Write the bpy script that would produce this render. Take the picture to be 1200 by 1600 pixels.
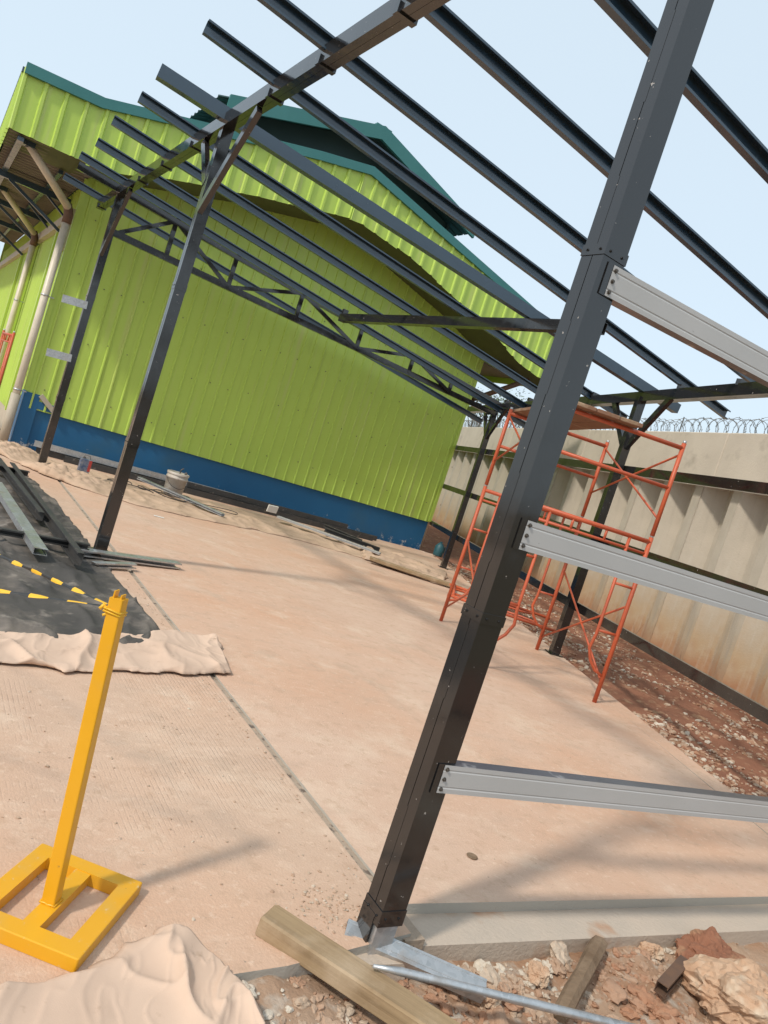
import bpy, math, random
from mathutils import Vector, Matrix, noise
R = math.radians
random.seed(7)
scene = bpy.context.scene
for o in list(bpy.data.objects): bpy.data.objects.remove(o)

# ------------------------------------------------------------------ camera, sky, sun, exposure
YAW, PITCH, ROLL, CAM_H = R(33.0), R(3.43), R(18.04), 1.5
F_PX = 1185.0
r0 = Vector((math.cos(YAW), -math.sin(YAW), 0))
fw = Vector((math.sin(YAW) * math.cos(PITCH), math.cos(YAW) * math.cos(PITCH), -math.sin(PITCH)))
up0 = r0.cross(fw)
rt = math.cos(ROLL) * r0 + math.sin(ROLL) * up0
upv = -math.sin(ROLL) * r0 + math.cos(ROLL) * up0
camd = bpy.data.cameras.new('camera'); cam = bpy.data.objects.new('camera', camd)
scene.collection.objects.link(cam)
cam.matrix_world = Matrix(((rt.x, upv.x, -fw.x, 0), (rt.y, upv.y, -fw.y, 0), (rt.z, upv.z, -fw.z, CAM_H), (0, 0, 0, 1)))
camd.sensor_fit = 'VERTICAL'; camd.sensor_height = 36.0; camd.lens = 36.0 * F_PX / 1600.0
camd.clip_start = 0.05; camd.clip_end = 3000
scene.camera = cam

SUN_EL = R(45.0)
to_sun = Vector((-0.957 * math.cos(SUN_EL), -0.29 * math.cos(SUN_EL), math.sin(SUN_EL)))
world = bpy.data.worlds.new('World'); scene.world = world; world.use_nodes = True
wn = world.node_tree.nodes; wl = world.node_tree.links
sky = wn.new('ShaderNodeTexSky'); sky.sky_type = 'NISHITA'; sky.sun_disc = False
sky.sun_elevation = SUN_EL; sky.sun_rotation = R(253.1)
sky.air_density = 1.0; sky.dust_density = 3.5; sky.ozone_density = 1.2; sky.altitude = 0
hz = wn.new('ShaderNodeMix'); hz.data_type = 'RGBA'; hz.inputs[0].default_value = 0.80      # thin even haze veils the blue
wl.new(sky.outputs['Color'], hz.inputs[6]); hz.inputs[7].default_value = (3.9, 4.58, 5.05, 1)
wl.new(hz.outputs[2], wn['Background'].inputs['Color']); wn['Background'].inputs['Strength'].default_value = 0.12
sund = bpy.data.lights.new('sun', 'SUN'); sun = bpy.data.objects.new('sun', sund); scene.collection.objects.link(sun)
sund.energy = 1.55; sund.angle = R(4.0); sund.color = (1.0, 0.93, 0.83)
sun.rotation_euler = to_sun.to_track_quat('Z', 'Y').to_euler(); sun.location = (-20, -6, 25)
vs = scene.view_settings; vs.view_transform = 'Standard'; vs.look = 'None'; vs.gamma = 1.0; vs.use_curve_mapping = False
vs.exposure = 0.77

# ------------------------------------------------------------------ materials
def mat(name, col, rough=0.6, metal=0.0, col2=None, nscale=3.0, ndetail=6.0, spots=None, spot_scale=30.0, spot_lo=0.62, spot_hi=0.66,
        bump=0.0, bscale=60.0, rvar=0.0, stretch=None, spec=0.5, extra=None):
    m = bpy.data.materials.new(name); m.use_nodes = True
    nt = m.node_tree; b = nt.nodes['Principled BSDF']; N = nt.nodes.new; L = nt.links.new
    b.inputs['Roughness'].default_value = rough; b.inputs['Metallic'].default_value = metal
    b.inputs['Specular IOR Level'].default_value = spec
    tc = N('ShaderNodeTexCoord'); vec = tc.outputs['Object']
    if stretch:
        mp = N('ShaderNodeMapping'); mp.inputs['Scale'].default_value = stretch; L(vec, mp.inputs['Vector']); vec = mp.outputs['Vector']
    col = tuple(col) + (1,); out = None
    def ns(sc, det=5.0, rg=0.6):
        n = N('ShaderNodeTexNoise'); n.inputs['Scale'].default_value = sc; n.inputs['Detail'].default_value = det
        n.inputs['Roughness'].default_value = rg; L(vec, n.inputs['Vector']); return n.outputs['Fac']
    def ramp(src, lo, hi):
        r = N('ShaderNodeMapRange'); r.inputs['From Min'].default_value = lo; r.inputs['From Max'].default_value = hi
        L(src, r.inputs['Value']); return r.outputs['Result']
    def mix(f, a, c):
        x = N('ShaderNodeMix'); x.data_type = 'RGBA'
        if f is not None:
            if isinstance(f, float): x.inputs[0].default_value = f
            else: L(f, x.inputs[0])
        for i, v in ((6, a), (7, c)):
            if isinstance(v, tuple): x.inputs[i].default_value = v if len(v) == 4 else v + (1,)
            else: L(v, x.inputs[i])
        return x.outputs[2]
    cur = col
    if col2 is not None: cur = mix(ramp(ns(nscale, ndetail), 0.32, 0.68), col, tuple(col2))
    if spots is not None: cur = mix(ramp(ns(spot_scale, 3.0), spot_lo, spot_hi), cur, tuple(spots))
    h = None
    if extra: cur, h = extra(dict(nt=nt, N=N, L=L, ns=ns, ramp=ramp, mix=mix, b=b, tc=tc), cur)
    if isinstance(cur, tuple): b.inputs['Base Color'].default_value = cur
    else: L(cur, b.inputs['Base Color'])
    if rvar:
        mr = N('ShaderNodeMapRange'); mr.inputs['From Min'].default_value = 0.3; mr.inputs['From Max'].default_value = 0.7
        mr.inputs['To Min'].default_value = max(0.02, rough - rvar); mr.inputs['To Max'].default_value = min(1, rough + rvar)
        L(ns(9.0), mr.inputs['Value']); L(mr.outputs['Result'], b.inputs['Roughness'])
    if bump or h is not None:
        bp = N('ShaderNodeBump'); bp.inputs['Distance'].default_value = 0.01; bp.inputs['Strength'].default_value = max(bump, 0.4 if h is not None else 0)
        if h is None: h = ns(bscale, 6.0)
        L(h, bp.inputs['Height']); L(bp.outputs['Normal'], b.inputs['Normal'])
    return m

def concrete_extra(tining):
    def f(k, cur):
        N, L, ns, ramp, mix = k['N'], k['L'], k['ns'], k['ramp'], k['mix']
        cur = mix(ramp(ns(0.55, 4.0), 0.42, 0.72), cur, (0.585, 0.348, 0.226))         # red dust trodden in
        cur = mix(ramp(ns(1.7, 8.0, 0.7), 0.52, 0.72), cur, (0.66, 0.50, 0.375))        # pale worn patches
        cur = mix(ramp(ns(1.05, 9.0, 0.72), 0.56, 0.74), cur, (0.455, 0.33, 0.24))     # grey scuffed areas
        cur = mix(ramp(ns(11.0, 8.0, 0.75), 0.52, 0.72), cur, (0.475, 0.315, 0.215))
        cur = mix(ramp(ns(24.0, 6.0, 0.7), 0.56, 0.74), cur, (0.69, 0.51, 0.38))
        cur = mix(ramp(ns(42.0, 4.0), 0.67, 0.74), cur, (0.28, 0.21, 0.16))             # pits and specks
        # streaks where water and feet dragged the dust
        mp = N('ShaderNodeMapping'); mp.inputs['Scale'].default_value = (2.2, 5.5, 1.0); mp.inputs['Rotation'].default_value = (0, 0, R(35))
        L(k['tc'].outputs['Object'], mp.inputs['Vector'])
        st = N('ShaderNodeTexNoise'); st.inputs['Scale'].default_value = 1.1; st.inputs['Detail'].default_value = 7.0; st.inputs['Roughness'].default_value = 0.62
        L(mp.outputs['Vector'], st.inputs['Vector'])
        cur = mix(ramp(st.outputs['Fac'], 0.56, 0.95), cur, (0.45, 0.325, 0.24))
        cur = mix(ramp(st.outputs['Fac'], 0.42, 0.12), cur, (0.69, 0.51, 0.385))
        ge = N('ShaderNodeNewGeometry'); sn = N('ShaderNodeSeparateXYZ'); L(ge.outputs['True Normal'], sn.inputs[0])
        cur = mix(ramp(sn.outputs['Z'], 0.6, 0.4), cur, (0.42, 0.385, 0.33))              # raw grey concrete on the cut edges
        h = ns(90.0, 6.0)
        if tining:
            w = N('ShaderNodeTexWave'); w.wave_type = 'BANDS'; w.bands_direction = 'X'; w.inputs['Scale'].default_value = 14.5
            w.inputs['Distortion'].default_value = 0.5; w.inputs['Detail'].default_value = 2.0; w.inputs['Detail Scale'].default_value = 1.5
            L(k['tc'].outputs['Object'], w.inputs['Vector'])
            groove = ramp(w.outputs['Fac'], 0.22, 0.05)
            worn = ramp(ns(0.8, 6.0, 0.65), 0.47, 0.62)
            mu = N('ShaderNodeMath'); mu.operation = 'MULTIPLY'; L(groove, mu.inputs[0]); L(worn, mu.inputs[1])
            gr = N('ShaderNodeMath'); gr.operation = 'MULTIPLY'; L(mu.outputs[0], gr.inputs[0]); L(ramp(ns(16.0, 3.0), 0.35, 0.6), gr.inputs[1])
            half = N('ShaderNodeMath'); half.operation = 'MULTIPLY'; L(gr.outputs[0], half.inputs[0]); half.inputs[1].default_value = 0.42
            cur = mix(half.outputs[0], cur, (0.30, 0.22, 0.17))
            sub = N('ShaderNodeMath'); sub.operation = 'SUBTRACT'; L(h, sub.inputs[0]); L(gr.outputs[0], sub.inputs[1]); h = sub.outputs[0]
        return cur, h
    return f
def pile_extra(k, cur):
    N, L, ns, ramp, mix = k['N'], k['L'], k['ns'], k['ramp'], k['mix']
    sp = N('ShaderNodeSeparateXYZ'); L(k['tc'].outputs['Object'], sp.inputs[0])
    a = N('ShaderNodeMath'); a.operation = 'MULTIPLY_ADD'; L(ns(1.6, 6.0, 0.65), a.inputs[0]); a.inputs[1].default_value = -2.4; L(sp.outputs['Z'], a.inputs[2])
    cur = mix(ramp(a.outputs[0], 0.10, -1.5), cur, (0.42, 0.29, 0.165))       # rust-red soil splash climbing from the foot
    b2 = N('ShaderNodeMath'); b2.operation = 'MULTIPLY_ADD'; L(ns(3.0, 5.0), b2.inputs[0]); b2.inputs[1].default_value = -0.8; L(sp.outputs['Z'], b2.inputs[2])
    cur = mix(ramp(b2.outputs[0], 0.0, -0.5), cur, (0.33, 0.16, 0.085))
    mp = N('ShaderNodeMapping'); mp.inputs['Scale'].default_value = (5.0, 5.0, 0.5); L(k['tc'].outputs['Object'], mp.inputs['Vector'])
    st = N('ShaderNodeTexNoise'); st.inputs['Scale'].default_value = 1.5; st.inputs['Detail'].default_value = 6.0; L(mp.outputs['Vector'], st.inputs['Vector'])
    cur = mix(ramp(st.outputs['Fac'], 0.54, 0.80), cur, (0.34, 0.30, 0.245))
    cur = mix(ramp(st.outputs['Fac'], 0.40, 0.10), cur, (0.52, 0.48, 0.41))
    return cur, ns(35.0, 6.0)
def splash_extra(k, cur):
    N, L, ns, ramp, mix = k['N'], k['L'], k['ns'], k['ramp'], k['mix']
    sp = N('ShaderNodeSeparateXYZ'); L(k['tc'].outputs['Object'], sp.inputs[0])
    sc = N('ShaderNodeMath'); sc.operation = 'MULTIPLY_ADD'; L(sp.outputs['Z'], sc.inputs[0]); sc.inputs[1].default_value = -0.42; L(ns(7.5, 8.0, 0.75), sc.inputs[2])
    cur = mix(ramp(sc.outputs[0], 0.53, 0.58), cur, (0.42, 0.44, 0.45))       # cement splashes and scraped paint near the floor
    cur = mix(ramp(ns(1.3, 5.0), 0.5, 0.8), cur, (0.03, 0.115, 0.20))
    return cur, None
def tint_extra(lo, hi, third):
    def f(k, cur):
        at = k['N']('ShaderNodeAttribute'); at.attribute_name = 'tint'
        cur = k['mix'](k['ramp'](at.outputs['Fac'], 0.0, 0.7), tuple(lo), tuple(hi))
        cur = k['mix'](k['ramp'](at.outputs['Fac'], 0.72, 0.95), cur, tuple(third))
        cur = k['mix'](k['ramp'](k['ns'](30.0, 5.0), 0.55, 0.85), cur, (0.36, 0.21, 0.13))
        return cur, k['ns'](70.0, 5.0)
    return f
def wood_extra(k, cur):
    N, L = k['N'], k['L']
    mp = N('ShaderNodeMapping'); mp.inputs['Scale'].default_value = (2.0, 40.0, 40.0); L(k['tc'].outputs['Object'], mp.inputs['Vector'])
    st = N('ShaderNodeTexNoise'); st.inputs['Scale'].default_value = 1.3; st.inputs['Detail'].default_value = 6.0; L(mp.outputs['Vector'], st.inputs['Vector'])
    cur = k['mix'](k['ramp'](st.outputs['Fac'], 0.50, 0.80), cur, (0.20, 0.135, 0.075))
    cur = k['mix'](k['ramp'](k['ns'](5.0, 6.0), 0.50, 0.72), cur, (0.42, 0.315, 0.21))
    return cur, st.outputs['Fac']
def tarp_extra(k, cur):
    cur = k['mix'](k['ramp'](k['ns'](1.3, 7.0, 0.7), 0.45, 0.74), cur, (0.27, 0.225, 0.185))
    cur = k['mix'](k['ramp'](k['ns'](5.0, 5.0), 0.60, 0.80), cur, (0.36, 0.31, 0.26))
    return cur, k['ns'](9.0, 5.0)
def galv_extra(k, cur):
    v = k['N']('ShaderNodeTexVoronoi'); v.inputs['Scale'].default_value = 55.0; k['L'](k['tc'].outputs['Object'], v.inputs['Vector'])
    cur = k['mix'](k['ramp'](v.outputs['Color'], 0.2, 0.9), cur, (0.42, 0.44, 0.45))
    cur = k['mix'](k['ramp'](k['ns'](7.0, 6.0), 0.56, 0.78), cur, (0.40, 0.33, 0.27))
    return cur, None

def sheet_extra(k, cur):
    N, L = k['N'], k['L']
    mp = N('ShaderNodeMapping'); mp.inputs['Scale'].default_value = (6.0, 6.0, 0.35); L(k['tc'].outputs['Object'], mp.inputs['Vector'])
    st = N('ShaderNodeTexNoise'); st.inputs['Scale'].default_value = 1.2; st.inputs['Detail'].default_value = 7.0; st.inputs['Roughness'].default_value = 0.65; L(mp.outputs['Vector'], st.inputs['Vector'])
    cur = k['mix'](k['ramp'](st.outputs['Fac'], 0.54, 0.82), cur, (0.50, 0.53, 0.20))        # dust washed down the sheets
    cur = k['mix'](k['ramp'](st.outputs['Fac'], 0.40, 0.20), cur, (0.35, 0.46, 0.08))
    return cur, k['ns'](1.6, 2.0)
def worn_paint_extra(k, cur):
    N, L = k['N'], k['L']
    sp = N('ShaderNodeSeparateXYZ'); L(k['tc'].outputs['Object'], sp.inputs[0])
    a = N('ShaderNodeMath'); a.operation = 'MULTIPLY_ADD'; L(sp.outputs['Z'], a.inputs[0]); a.inputs[1].default_value = -0.35; L(k['ns'](26.0, 6.0, 0.7), a.inputs[2])
    cur = k['mix'](k['ramp'](a.outputs[0], 0.60, 0.70), cur, (0.62, 0.46, 0.24))             # cement dust caught on the foot
    cur = k['mix'](k['ramp'](k['ns'](60.0, 4.0), 0.72, 0.75), cur, (0.20, 0.12, 0.06))       # chips
    return cur, None
M = {}
M['black_paint'] = mat('black_paint', (0.014, 0.0138, 0.0142), 0.13, 0, (0.019, 0.0175, 0.017), 2.5, spots=(0.34, 0.31, 0.28), spot_scale=38, spot_lo=0.71, spot_hi=0.725, rvar=0.07, spec=0.85)
M['dark_steel'] = mat('dark_steel', (0.026, 0.050, 0.076), 0.20, 0, (0.034, 0.060, 0.090), 2.0, rvar=0.08, spec=0.8)  # blue lens veil over the purlins is put into the base colour
M['grey_primer'] = mat('grey_primer', (0.47, 0.46, 0.45), 0.42, 0.0, (0.42, 0.415, 0.405), 2.0, spots=(0.22, 0.20, 0.18), spot_scale=60, spot_lo=0.72, spot_hi=0.78, rvar=0.1)
M['galvanised'] = mat('galvanised', (0.55, 0.56, 0.57), 0.42, 0.75, rvar=0.12, extra=galv_extra)
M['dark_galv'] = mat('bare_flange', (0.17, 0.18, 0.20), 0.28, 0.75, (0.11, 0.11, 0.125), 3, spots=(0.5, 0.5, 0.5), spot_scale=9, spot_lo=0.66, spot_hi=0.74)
M['matte_black'] = mat('matte_black_steel', (0.030, 0.031, 0.032), 0.6, 0, (0.055, 0.05, 0.045), 5, spots=(0.20, 0.17, 0.14), spot_scale=12, spot_lo=0.62, spot_hi=0.8)
M['bolt'] = mat('bolt_steel', (0.09, 0.085, 0.08), 0.5, 0.5, (0.14, 0.12, 0.10), 40)
M['bright_sheet'] = mat('green_sheet', (0.46, 0.625, 0.105), 0.45, 0, (0.435, 0.595, 0.10), 0.8, spots=(0.40, 0.49, 0.11), spot_scale=14, spot_lo=0.66, spot_hi=0.82, rvar=0.08, extra=sheet_extra)
M['teal'] = mat('teal_flashing', (0.035, 0.170, 0.165), 0.45, 0, (0.045, 0.190, 0.185), 2)
M['teal_dark'] = mat('dark_roof_sheet', (0.040, 0.085, 0.088), 0.6, 0, (0.050, 0.098, 0.098), 2)
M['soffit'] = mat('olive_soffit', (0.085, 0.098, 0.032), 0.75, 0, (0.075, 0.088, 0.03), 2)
M['brown_soffit'] = mat('roof_underside', (0.25, 0.215, 0.18), 0.7, 0, (0.20, 0.17, 0.145), 2, bump=0.1)
M['beige'] = mat('beige_paint', (0.48, 0.42, 0.33), 0.6, 0, (0.40, 0.35, 0.27), 3)
M['pvc'] = mat('cream_pipe', (0.66, 0.59, 0.47), 0.4, 0, (0.56, 0.50, 0.40), 5, spots=(0.30, 0.25, 0.20), spot_scale=12, spot_lo=0.68, spot_hi=0.80)
M['blue'] = mat('blue_plinth', (0.010, 0.105, 0.235), 0.55, 0, (0.012, 0.118, 0.26), 1.5, extra=splash_extra)
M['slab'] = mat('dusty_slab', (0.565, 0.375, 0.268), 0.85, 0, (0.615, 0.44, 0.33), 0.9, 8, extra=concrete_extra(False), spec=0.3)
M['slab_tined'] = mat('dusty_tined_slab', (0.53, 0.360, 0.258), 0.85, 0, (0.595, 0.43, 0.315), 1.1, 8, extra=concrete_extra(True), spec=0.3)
M['joint'] = mat('joint_mortar', (0.43, 0.33, 0.245), 0.9, 0, (0.33, 0.255, 0.19), 6, spots=(0.14, 0.105, 0.08), spot_scale=20, spot_lo=0.55, spot_hi=0.64, bump=0.8, bscale=45)
M['footing'] = mat('pale_footing', (0.52, 0.42, 0.33), 0.9, 0, (0.44, 0.37, 0.30), 2.5, spots=(0.40, 0.20, 0.10), spot_scale=3.2, spot_lo=0.60, spot_hi=0.74, bump=0.5, bscale=60)
M['pile'] = mat('concrete_pile', (0.50, 0.445, 0.365), 0.9, 0, (0.42, 0.375, 0.305), 1.4, extra=pile_extra, spec=0.25)
M['cap'] = mat('cap_beam', (0.56, 0.49, 0.40), 0.9, 0, (0.49, 0.425, 0.345), 1.6, spots=(0.36, 0.31, 0.25), spot_scale=2.4, spot_lo=0.58, spot_hi=0.80, bump=0.4, bscale=30)
M['soil'] = mat('red_soil', (0.285, 0.128, 0.075), 0.95, 0, (0.205, 0.092, 0.057), 2.2, 8, spots=(0.40, 0.24, 0.14), spot_scale=7, spot_lo=0.55, spot_hi=0.72, bump=0.9, bscale=28, spec=0.2)
M['dirt'] = mat('pale_dirt', (0.40, 0.285, 0.20), 0.95, 0, (0.33, 0.19, 0.115), 1.7, 8, spots=(0.45, 0.38, 0.31), spot_scale=12, spot_lo=0.52, spot_hi=0.70, bump=0.9, bscale=40, spec=0.2)
M['far_ground'] = mat('far_ground', (0.20, 0.12, 0.07), 0.95, 0, (0.14, 0.12, 0.05), 0.05)
M['gravel'] = mat('gravel', (0.4, 0.3, 0.2), 0.95, extra=tint_extra((0.36, 0.19, 0.115), (0.44, 0.33, 0.24), (0.56, 0.49, 0.40)), spec=0.2)
M['stone'] = mat('stone', (0.52, 0.36, 0.245), 0.95, 0, (0.43, 0.245, 0.145), 4.5, 8, spots=(0.58, 0.46, 0.34), spot_scale=8, spot_lo=0.5, spot_hi=0.66, bump=0.8, bscale=35, spec=0.2)
M['orange'] = mat('orange_paint', (0.54, 0.105, 0.040), 0.48, 0, (0.46, 0.095, 0.042), 4, spots=(0.22, 0.13, 0.09), spot_scale=28, spot_lo=0.66, spot_hi=0.74, rvar=0.1)
M['yellow'] = mat('yellow_paint', (0.72, 0.36, 0.012), 0.38, 0, (0.68, 0.33, 0.012), 3, spots=(0.60, 0.34, 0.05), spot_scale=5, spot_lo=0.55, spot_hi=0.75, rvar=0.12, extra=worn_paint_extra)
M['tape_yellow'] = mat('tape_yellow', (0.78, 0.44, 0.02), 0.4)
M['tape_black'] = mat('tape_black', (0.02, 0.02, 0.02), 0.4)
M['canvas'] = mat('canvas', (0.62, 0.455, 0.345), 0.95, 0, (0.55, 0.395, 0.295), 2.5, spots=(0.40, 0.28, 0.20), spot_scale=16, spot_lo=0.64, spot_hi=0.8, bump=0.1, bscale=300, spec=0.15)
M['canvas_dirty'] = mat('dirty_canvas', (0.56, 0.40, 0.285), 0.95, 0, (0.44, 0.31, 0.215), 2.5, spots=(0.30, 0.21, 0.15), spot_scale=6, spot_lo=0.6, spot_hi=0.8, bump=0.1, bscale=200, spec=0.15)
M['tarp'] = mat('black_tarp', (0.055, 0.051, 0.047), 0.75, 0, (0.085, 0.077, 0.068), 2.5, extra=tarp_extra, spec=0.3)
M['wood'] = mat('weathered_timber', (0.345, 0.245, 0.140), 0.9, 0, (0.29, 0.20, 0.115), 4, extra=wood_extra, spec=0.2)
M['old_wood'] = mat('old_stick', (0.27, 0.19, 0.125), 0.9, 0, (0.16, 0.105, 0.065), 8, bump=0.8, bscale=50, spec=0.2)
M['plank'] = mat('scaffold_plank', (0.27, 0.15, 0.10), 0.9, 0, (0.20, 0.11, 0.075), 5, extra=wood_extra, spec=0.2)
M['bucket'] = mat('dirty_white_plastic', (0.52, 0.47, 0.41), 0.55, 0, (0.42, 0.36, 0.30), 9, spots=(0.28, 0.22, 0.17), spot_scale=14, spot_lo=0.6, spot_hi=0.75)
M['tin_blue'] = mat('tin_blue', (0.03, 0.07, 0.16), 0.4, 0.2, (0.30, 0.30, 0.32), 14)
M['tin_red'] = mat('tin_red', (0.45, 0.05, 0.04), 0.4)
M['rust'] = mat('rusty_steel', (0.12, 0.075, 0.055), 0.7, 0.3, (0.18, 0.10, 0.06), 20)
M['wire'] = mat('razor_wire_steel', (0.20, 0.20, 0.19), 0.45, 0.6)
M['cable'] = mat('cable_rubber', (0.05, 0.04, 0.035), 0.6)
M['leaf'] = mat('leaf', (0.060, 0.100, 0.028), 0.6, 0, (0.10, 0.13, 0.045), 1.5)
M['bark'] = mat('bark', (0.13, 0.10, 0.075), 0.9)
M['paper'] = mat('paper', (0.75, 0.72, 0.66), 0.8)
M['blue_plastic'] = mat('blue_plastic', (0.02, 0.09, 0.11), 0.5)

# ------------------------------------------------------------------ mesh helpers
class MB:
    def __init__(s): s.v = []; s.f = []; s.sm = []; s.mi = []; s.tint = []
    def add(s, vs, fs, smooth=False, mi=0, tint=None):
        b = len(s.v); s.v += [tuple(p) for p in vs]
        for f in fs: s.f.append(tuple(b + i for i in f)); s.sm.append(smooth); s.mi.append(mi)
        if tint is not None: s.tint += [tint] * len(vs)
        return s
    def box(s, c, size, rot=None, bev=0.0):
        x, y, z = [k / 2 for k in size]
        if bev <= 0:
            vs = [Vector((a * x, b * y, d * z)) for d in (-1, 1) for a, b in ((-1, -1), (1, -1), (1, 1), (-1, 1))]
            fs = [(3, 2, 1, 0), (4, 5, 6, 7), (0, 1, 5, 4), (1, 2, 6, 5), (2, 3, 7, 6), (3, 0, 4, 7)]
        else:
            vs = []; e = bev
            for d, k in ((-z, e), (-z + e, 0), (z - e, 0), (z, e)):
                for a, b in ((-1, -1), (1, -1), (1, 1), (-1, 1)):
                    px, py = x - k, y - k
                    pts = [(a * px, b * (py - e)), (a * (px - e), b * py)]
                    if a * b < 0: pts.reverse()
                    if (a, b) in ((-1, -1),): pts = [(-px, -(py - e)), (-(px - e), -py)]
                    elif (a, b) == (1, -1): pts = [(px - e, -py), (px, -(py - e))]
                    elif (a, b) == (1, 1): pts = [(px, py - e), (px - e, py)]
                    else: pts = [(-(px - e), py), (-px, py - e)]
                    vs += [Vector((q[0], q[1], d)) for q in pts]
            fs = [tuple(range(7, -1, -1)), tuple(range(24, 32))]
            for l in range(3):
                for i in range(8): fs.append((l * 8 + i, l * 8 + (i + 1) % 8, l * 8 + 8 + (i + 1) % 8, l * 8 + 8 + i))
        c = Vector(c)
        if rot is not None: vs = [rot @ p for p in vs]
        return s.add([p + c for p in vs], fs)
    def prism(s, poly, z0, z1):
        n = len(poly)
        a = sum(poly[i][0] * poly[(i + 1) % n][1] - poly[(i + 1) % n][0] * poly[i][1] for i in range(n))
        if a < 0: poly = poly[::-1]
        vs = [(p[0], p[1], z0) for p in poly] + [(p[0], p[1], z1) for p in poly]
        fs = [tuple(range(n - 1, -1, -1)), tuple(range(n, 2 * n))] + [(i, (i + 1) % n, n + (i + 1) % n, n + i) for i in range(n)]
        return s.add(vs, fs)
    def sweep(s, p0, p1, prof, up, fl):
        """extrude the closed 2-D profile (a along up, b along fl) from p0 to p1"""
        p0, p1, up, fl = Vector(p0), Vector(p1), Vector(up), Vector(fl)
        d = (p1 - p0).normalized(); up = (up - d * up.dot(d)).normalized(); fl = (fl - d * fl.dot(d)); fl = (fl - up * fl.dot(up)).normalized()
        n = len(prof); vs = [p + up * a + fl * b for p in (p0, p1) for a, b in prof]
        fs = [(i, (i + 1) % n, n + (i + 1) % n, n + i) for i in range(n)] + [tuple(range(n - 1, -1, -1)), tuple(range(n, 2 * n))]
        if up.cross(fl).dot(d) < 0: fs = [f[::-1] for f in fs]
        return s.add(vs, fs)
    def tube(s, pts, r, n=8, cap=True, smooth=True):
        pts = [Vector(p) for p in pts]; rr = r if isinstance(r, (list, tuple)) else [r] * len(pts)
        t0 = (pts[1] - pts[0]).normalized(); a = Vector((0, 0, 1)) if abs(t0.z) < 0.9 else Vector((1, 0, 0))
        u = t0.cross(a).normalized(); vs = []; fs = []
        for i, p in enumerate(pts):
            t = (pts[min(i + 1, len(pts) - 1)] - pts[max(i - 1, 0)]).normalized()
            u = (u - t * u.dot(t)).normalized(); w = t.cross(u)
            vs += [p + (u * math.cos(k * 2 * math.pi / n) + w * math.sin(k * 2 * math.pi / n)) * rr[i] for k in range(n)]
        for i in range(len(pts) - 1):
            for k in range(n): fs.append((i * n + k, i * n + (k + 1) % n, (i + 1) * n + (k + 1) % n, (i + 1) * n + k))
        s.add(vs, fs, smooth)
        if cap: b = len(s.v) - len(vs); s.f += [tuple(b + k for k in range(n - 1, -1, -1)), tuple(b + (len(pts) - 1) * n + k for k in range(n))]; s.sm += [False] * 2; s.mi += [0] * 2
        return s
    def mesh(s, name):
        me = bpy.data.meshes.new(name); me.from_pydata(s.v, [], s.f)
        me.polygons.foreach_set('use_smooth', s.sm)
        if any(s.mi): me.polygons.foreach_set('material_index', s.mi)
        if s.tint and len(s.tint) == len(s.v):
            at = me.attributes.new('tint', 'FLOAT', 'POINT'); at.data.foreach_set('value', s.tint)
        me.update(); return me
    def build(s, name, m, parent=None, label=None, cat=None, group=None, kind=None, loc=None):
        return obj(name, s.mesh(name), m, parent, label, cat, group, kind, loc)
def tag(o, label=None, cat=None, group=None, kind=None):
    for k, v in (('label', label), ('category', cat), ('group', group), ('kind', kind)):
        if v: o[k] = v
    return o
def obj(name, me, m, parent=None, label=None, cat=None, group=None, kind=None, loc=None):
    for x in (m if isinstance(m, (list, tuple)) else [m]):
        if len(me.materials) < (len(m) if isinstance(m, (list, tuple)) else 1): me.materials.append(M[x])
    o = bpy.data.objects.new(name, me); scene.collection.objects.link(o)
    if parent: o.parent = parent
    if loc is not None: o.location = loc
    return tag(o, label, cat, group, kind)
def thing(name, label, cat, loc=(0, 0, 0), rotz=0.0, group=None):
    o = bpy.data.objects.new(name, None); scene.collection.objects.link(o); o.empty_display_size = 0.1
    o.location = loc; o.rotation_euler = (0, 0, rotz); return tag(o, label, cat, group)
def cprof(d, w, t=0.004, lip=0.014, groove=0.0):
    h = d / 2; web = [(-h, 0)]
    if groove:
        for g in (-0.30 * d, 0.30 * d): web += [(g - 0.004, 0), (g - 0.001, groove), (g + 0.001, groove), (g + 0.004, 0)]
    return web + [(h, 0), (h, w), (h - lip, w), (h - lip, w - t), (h - t, w - t), (h - t, t), (-h + t, t), (-h + t, w - t), (-h + lip, w - t), (-h + lip, w), (-h, w)]
def bprof(d, w): return [(-d / 2, -w / 2), (d / 2, -w / 2), (d / 2, w / 2), (-d / 2, w / 2)]
def interp(tab, x):
    if x <= tab[0][0]: return tab[0][1]
    for (a, b), (c, d) in zip(tab, tab[1:]):
        if x <= c: return b + (d - b) * (x - a) / (c - a)
    return tab[-1][1]
def fbm(x, y, z=0.0, oct=4): return noise.fractal(Vector((x, y, z)), 1.0, 2.0, oct)
Zv = Vector((0, 0, 1)); Xv = Vector((1, 0, 0)); Yv = Vector((0, 1, 0))
RU = Vector((math.sin(R(21.8)), math.cos(R(21.8)), 0)); RN = Vector((RU.y, -RU.x, 0))   # line of the right-hand row and of the compound wall
def rowx(y): return 6.88 + (y - 6.11) * 0.4

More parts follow.
